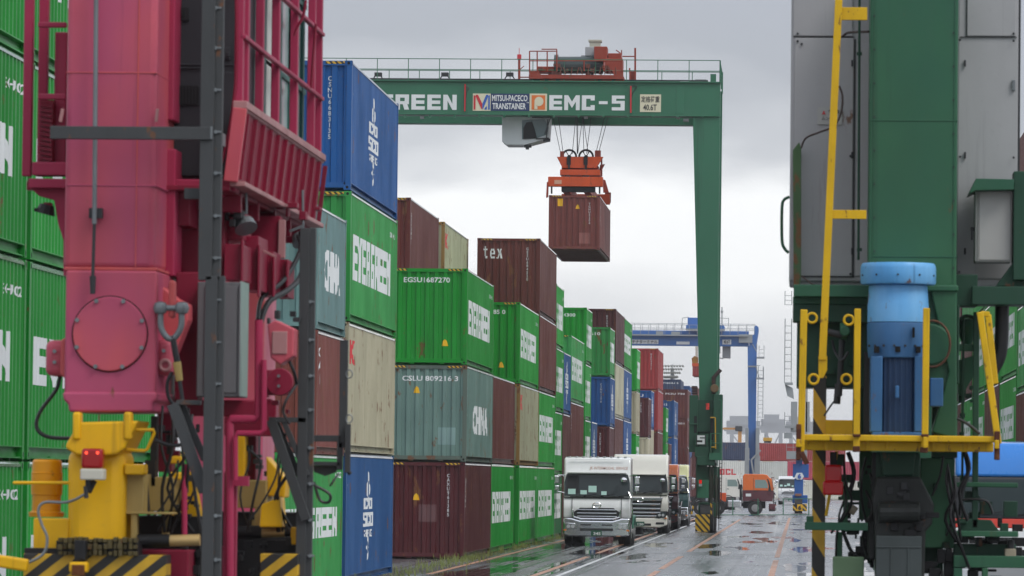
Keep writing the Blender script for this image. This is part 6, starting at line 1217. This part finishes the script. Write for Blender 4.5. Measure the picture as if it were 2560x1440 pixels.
# striped post and lower gear
G_('striped_post', stripes('haz_post', YEL, BLK, 1.75, (1.6, 0, 1), thr=.5, off=.3), lambda mb: (mb.rb(2031, 940, 2064, 1480, YG+.3, .12),), .006)
G_('yellow_angle', m_yl, lambda mb: (mb.rb(2064, 1050, 2132, 1086, YG+.2, .1), mb.rl(2065, 1290, 2092, 1128, YG+.25, .03)), .004)
G_('red_beacon', plain('beacon_red2', (.36, .002, .006), .2, emit=(1, .01, .02), es=.02), lambda mb: (mb.rb(2062, 1162, 2104, 1205, YG-.1, .17), mb.rb(2057, 1203, 2108, 1238, YG-.12, .2)), .02, None, True, 3)
G_('swing_bracket', m_black, lambda mb: (mb.rb(2075, 1130, 2092, 1164, YG, .1), mb.pipe([W(2100, 1300, YG+.1), W(2112, 1340, YG+.1), W(2130, 1380, YG+.1), W(2160, 1400, YG+.1)], .02, 6, sub=4), mb.pipe([W(2120, 1130, YG+.1), W(2135, 1180, YG+.1), W(2125, 1230, YG+.1)], .025, 6, sub=4), mb.pipe([W(2358, 1140, YG), W(2350, 1190, YG), W(2330, 1240, YG)], .012, 6, sub=4), mb.rb(2180, 1130, 2190, 1240, YG, .2)), 0, None, True)
G_('bogie_head', m_ggd, lambda mb: (mb.rb(2186, 1130, 2300, 1230, YG, .6), mb.rp([(2200, 1130), (2290, 1130), (2284, 1190), (2206, 1190)], YG-.05, .1)), .015)
G_('bogie_fork', paint('greasy_black', (.022, .026, .024), .42, .7, .45, sc=3, runs=.5), lambda mb: (mb.rp([(2190, 1192), (2300, 1192), (2336, 1262), (2330, 1310), (2314, 1330), (2310, 1480), (2190, 1480), (2186, 1300), (2180, 1250)], YG-.12, .8), mb.rt(2196, 1280, 2300, 1280, YG-.2, .10, n=16), mb.rb(2170, 1290, 2190, 1400, YG+.1, .3)), .02)
G_('wheel_guard', paint('guard_grey', (.06, .075, .075), .5, .5, .1, sc=2), lambda mb: (mb.rb(2190, 1340, 2304, 1480, YG-.3, .1), mb.rb(2190, 1366, 2304, 1370, YG-.31, .02), mb.rb(2225, 1370, 2229, 1480, YG-.31, .02), mb.rb(2268, 1370, 2272, 1480, YG-.31, .02)), .006)
G_('side_plate', m_gg, lambda mb: (mb.rb(2300, 1145, 2386, 1370, YG+.5, .3), mb.rb(2148, 1130, 2180, 1300, YG+.5, .2), mb.rb(2104, 1225, 2150, 1250, YG+.4, .2)), .01)
G_('pale_box', paint('pale_green', (.12, .20, .11), .5, .4, .35, sc=2), lambda mb: mb.rb(2082, 1392, 2160, 1480, YG-.1, .3), .012)
G_('step_bar', m_gg, lambda mb: (mb.rb(2012, 1306, 2170, 1326, YG-.1, .1), mb.rb(2016, 1290, 2034, 1308, YG+.05, .1), mb.rb(2090, 1330, 2106, 1400, YG+.3, .1), mb.rb(2108, 1200, 2120, 1330, YG+.3, .1)), .006)
G_('access_steps', m_gg, lambda mb: (mb.rb(2380, 1206, 2545, 1218, YG+.4, .25), mb.rb(2380, 1328, 2546, 1342, YG+.2, .3), mb.rb(2384, 1390, 2600, 1420, YG+.2, .3), mb.rb(2384, 1420, 2406, 1480, YG+.2, .1), mb.rb(2455, 1420, 2470, 1480, YG+.2, .1), mb.rb(2388, 860, 2440, 878, YG+.6, .1)), .008)
G_('access_post', m_ggd, lambda mb: (mb.rb(2432, 780, 2447, 1320, YG+.5, .08), mb.rb(2404, 790, 2410, 1300, YG+.6, .05), mb.rb(2384, 1360, 2540, 1392, YG+.5, .3), mb.rp([(2395, 1330), (2500, 1330), (2478, 1300), (2400, 1296)], YG+.5, .2), mb.pipe([W(2398, 800, YG+.6), W(2415, 790, YG+.6), W(2440, 800, YG+.6), W(2444, 840, YG+.6)], .02, 6, sub=3)), .006)
G_('gear_motor', m_gg, lambda mb: (mb.rev(W(2418, 840, YG+.8).x, YG+.8, [(W(2418, 862, YG+.8).z, .04), (W(2418, 830, YG+.8).z, .10), (W(2418, 818, YG+.8).z, .12), (W(2418, 800, YG+.8).z, .1), (W(2418, 796, YG+.8).z, .05)], 18), mb.rp([(2398, 900), (2445, 885), (2440, 930), (2405, 990), (2396, 985)], YG+.7, .2)), 0, None, True)
G_('hose', m_hose, lambda mb: (mb.pipe([W(2505, 765, YG+.7), W(2504, 840, YG+.7), W(2498, 890, YG+.7), W(2478, 930, YG+.7)], .07, 10, sub=5), mb.pipe([W(2412, 1130, YG+.4), W(2420, 1180, YG+.4), W(2405, 1230, YG+.4), W(2400, 1290, YG+.4)], .02, 8, sub=4), mb.pipe([W(2400, 1250, YG+.3), W(2440, 1248, YG+.3), W(2470, 1255, YG+.3), W(2482, 1285, YG+.3)], .012, 8, sub=4), mb.pipe([W(2390, 1045, YG+.4), W(2420, 1060, YG+.4), W(2450, 1085, YG+.4)], .015, 8, sub=3)), 0, None, True)
G_('side_clutter', m_dark, lambda mb: [mb.rb(x, y, x+w_, y+h_, YG+.45, .2) for x, y, w_, h_ in ((2400, 1340, 22, 18), (2440, 1344, 16, 22), (2470, 1345, 30, 10), (2520, 1350, 16, 26), (2420, 1425, 26, 40), (2108, 1260, 20, 30), (2120, 1380, 30, 12), (2150, 1340, 30, 60), (2360, 1380, 24, 80))], .01)
G_('lamp_body', paint('lamp_tan', (.35, .30, .22), .5, .4), lambda mb: (mb.rb(2512, 1372, 2540, 1392, YG+.3, .1), mb.rt(2126, 1270, 2140, 1280, YG+.2, .045)), .01)
G_('wheel', m_rubber, lambda mb: [mb.tube((gc0.x-.42, YG+dy, .72), (gc0.x+.05, YG+dy, .72), .72, 32) for dy in (0, 1.9, 5.5, 7.4)], .06)
G_('sill_beam', m_ggd, lambda mb: mb.box(gc0.x-.35, YG+.9, 1.6, gc0.x+.3, YG+6.6, 2.3), .01)
G_('leg', m_gg, lambda mb: mb.box(gc0.x-.4, YG+6.3, 2.3, gc0.x+.42, YG+7.2, 16), .02)

G_('gear_block', m_black, lambda mb: (clutter(mb, 2160, 1140, 2190, 1420, YG+.2, 14, .1, 30), clutter(mb, 2300, 1370, 2390, 1440, YG+.2, 10, .1, 36), clutter(mb, 2100, 1230, 2160, 1380, YG+.35, 10, .1, 26), clutter(mb, 2396, 1290, 2540, 1440, YG+.5, 18, .15, 34), clutter(mb, 2215, 1230, 2320, 1330, YG-.2, 12, .06, 34)), .006)
G_('gear_block', m_ggd, lambda mb: (clutter(mb, 2075, 1130, 2160, 1300, YG+.5, 10, .1, 36), clutter(mb, 2390, 960, 2440, 1200, YG+.7, 10, .1, 24), clutter(mb, 2040, 770, 2160, 950, YG+.4, 8, .06, 34), clutter(mb, 2396, 1220, 2530, 1330, YG+.6, 10, .12, 40), clutter(mb, 2310, 1150, 2380, 1360, YG+.45, 6, .04, 40)), .006)
G_('gear_block', m_dark, lambda mb: (clutter(mb, 2200, 1200, 2290, 1240, YG-.18, 8, .04, 26), clutter(mb, 2330, 960, 2390, 1080, YG+.0, 6, .05, 22)), .006)
for k in range(12):
    xs = rnd.choice((2110, 2120, 2150, 2165, 2175, 2175, 2340, 2370, 2385, 2410)); ys = rnd.uniform(1120, 1260)
    G_('hose', m_hose, lambda mb: mb.pipe([W(xs, ys, YG+.1), W(xs+rnd.uniform(-20, 20), ys+50, YG+.05), W(xs+rnd.uniform(-26, 26), ys+110, YG+.1), W(xs+rnd.uniform(-40, 40), ys+180, YG+.2)], rnd.uniform(.009, .018), 7, sub=4), 0, None, True)
G_('bolt', m_dark, lambda mb: [mb.rt(2186+k%2*198, 40+k*42, 2186.1+k%2*198, 40+k*42, YG-.005, .009, YG-.02, 6) for k in range(16)], 0)
G_('weld_seam', m_gg, lambda mb: (mb.rb(2174, 300, 2394, 302.5, YG-.006, .02), mb.rb(2174, 640, 2394, 643, YG-.006, .02), mb.rb(2183, -60, 2185, 710, YG-.006, .02), mb.rb(2384, -60, 2386, 710, YG-.006, .02)), .002)
G_('hinge', m_dark, lambda mb: [mb.rb(x, y, x+5, y+16, YG+.87, .02) for x in (2128, 2410) for y in (150, 380, 620)], .002, hs)
G_('latch', m_gal, lambda mb: (mb.rb(1992, 380, 2000, 410, YG+.86, .03), mb.rb(2530, 200, 2538, 226, YG+.87, .03)), .003, hs)
G_('motor_bolt', m_dark, lambda mb: [mb.tube((mx_.x+r1*1.0*math.cos(a), mx_.y+r1*1.0*math.sin(a), zz_(866)), (mx_.x+r1*1.04*math.cos(a), mx_.y+r1*1.04*math.sin(a), zz_(866)), .012, 6) for a in [-.3-k*.35 for k in range(8)]]+[mb.tube((mx_.x+94/sG*math.cos(a), mx_.y+94/sG*math.sin(a), zz_(690)), (mx_.x+96/sG*math.cos(a), mx_.y+96/sG*math.sin(a), zz_(690)), .010, 6) for a in [-.4-k*.6 for k in range(5)]], 0, mo)
# rest of the right crane overhead and far leg, out of the frame to the right
G_('girder', m_gg, lambda mb: (mb.box(gc0.x-.5, YG, 19, gc0.x+23.5, YG+.9, 20.6), mb.box(gc0.x-.5, YG+6.3, 19, gc0.x+23.5, YG+7.2, 20.6), mb.box(gc0.x-.4, YG, 9, gc0.x+.42, YG+1, 19), mb.box(gc0.x+22.6, YG, 1, gc0.x+23.4, YG+1, 19), mb.box(gc0.x+22.6, YG+6.3, 1, gc0.x+23.4, YG+7.2, 19), mb.box(gc0.x-.4, YG+6.3, 15.99, gc0.x+.42, YG+7.2, 19)), .02)
# ------------------------------------------------------------------ haze
mb = MB(); mb.box(-1200, -80, -1, 1300, 4500, 75)
hz = mb.build('haze', bpy.data.materials.new('haze_air')); tag(hz, kind='stuff')
hm = hz.data.materials[0]; hm.use_nodes = True; t_ = hm.node_tree; t_.nodes.clear()
o_ = t_.nodes.new('ShaderNodeOutputMaterial'); v_ = t_.nodes.new('ShaderNodeVolumePrincipled'); v_.inputs['Color'].default_value = (.97, .98, 1, 1); v_.inputs['Density'].default_value = .00016; v_.inputs['Anisotropy'].default_value = .2
t_.links.new(v_.outputs[0], o_.inputs['Volume'])
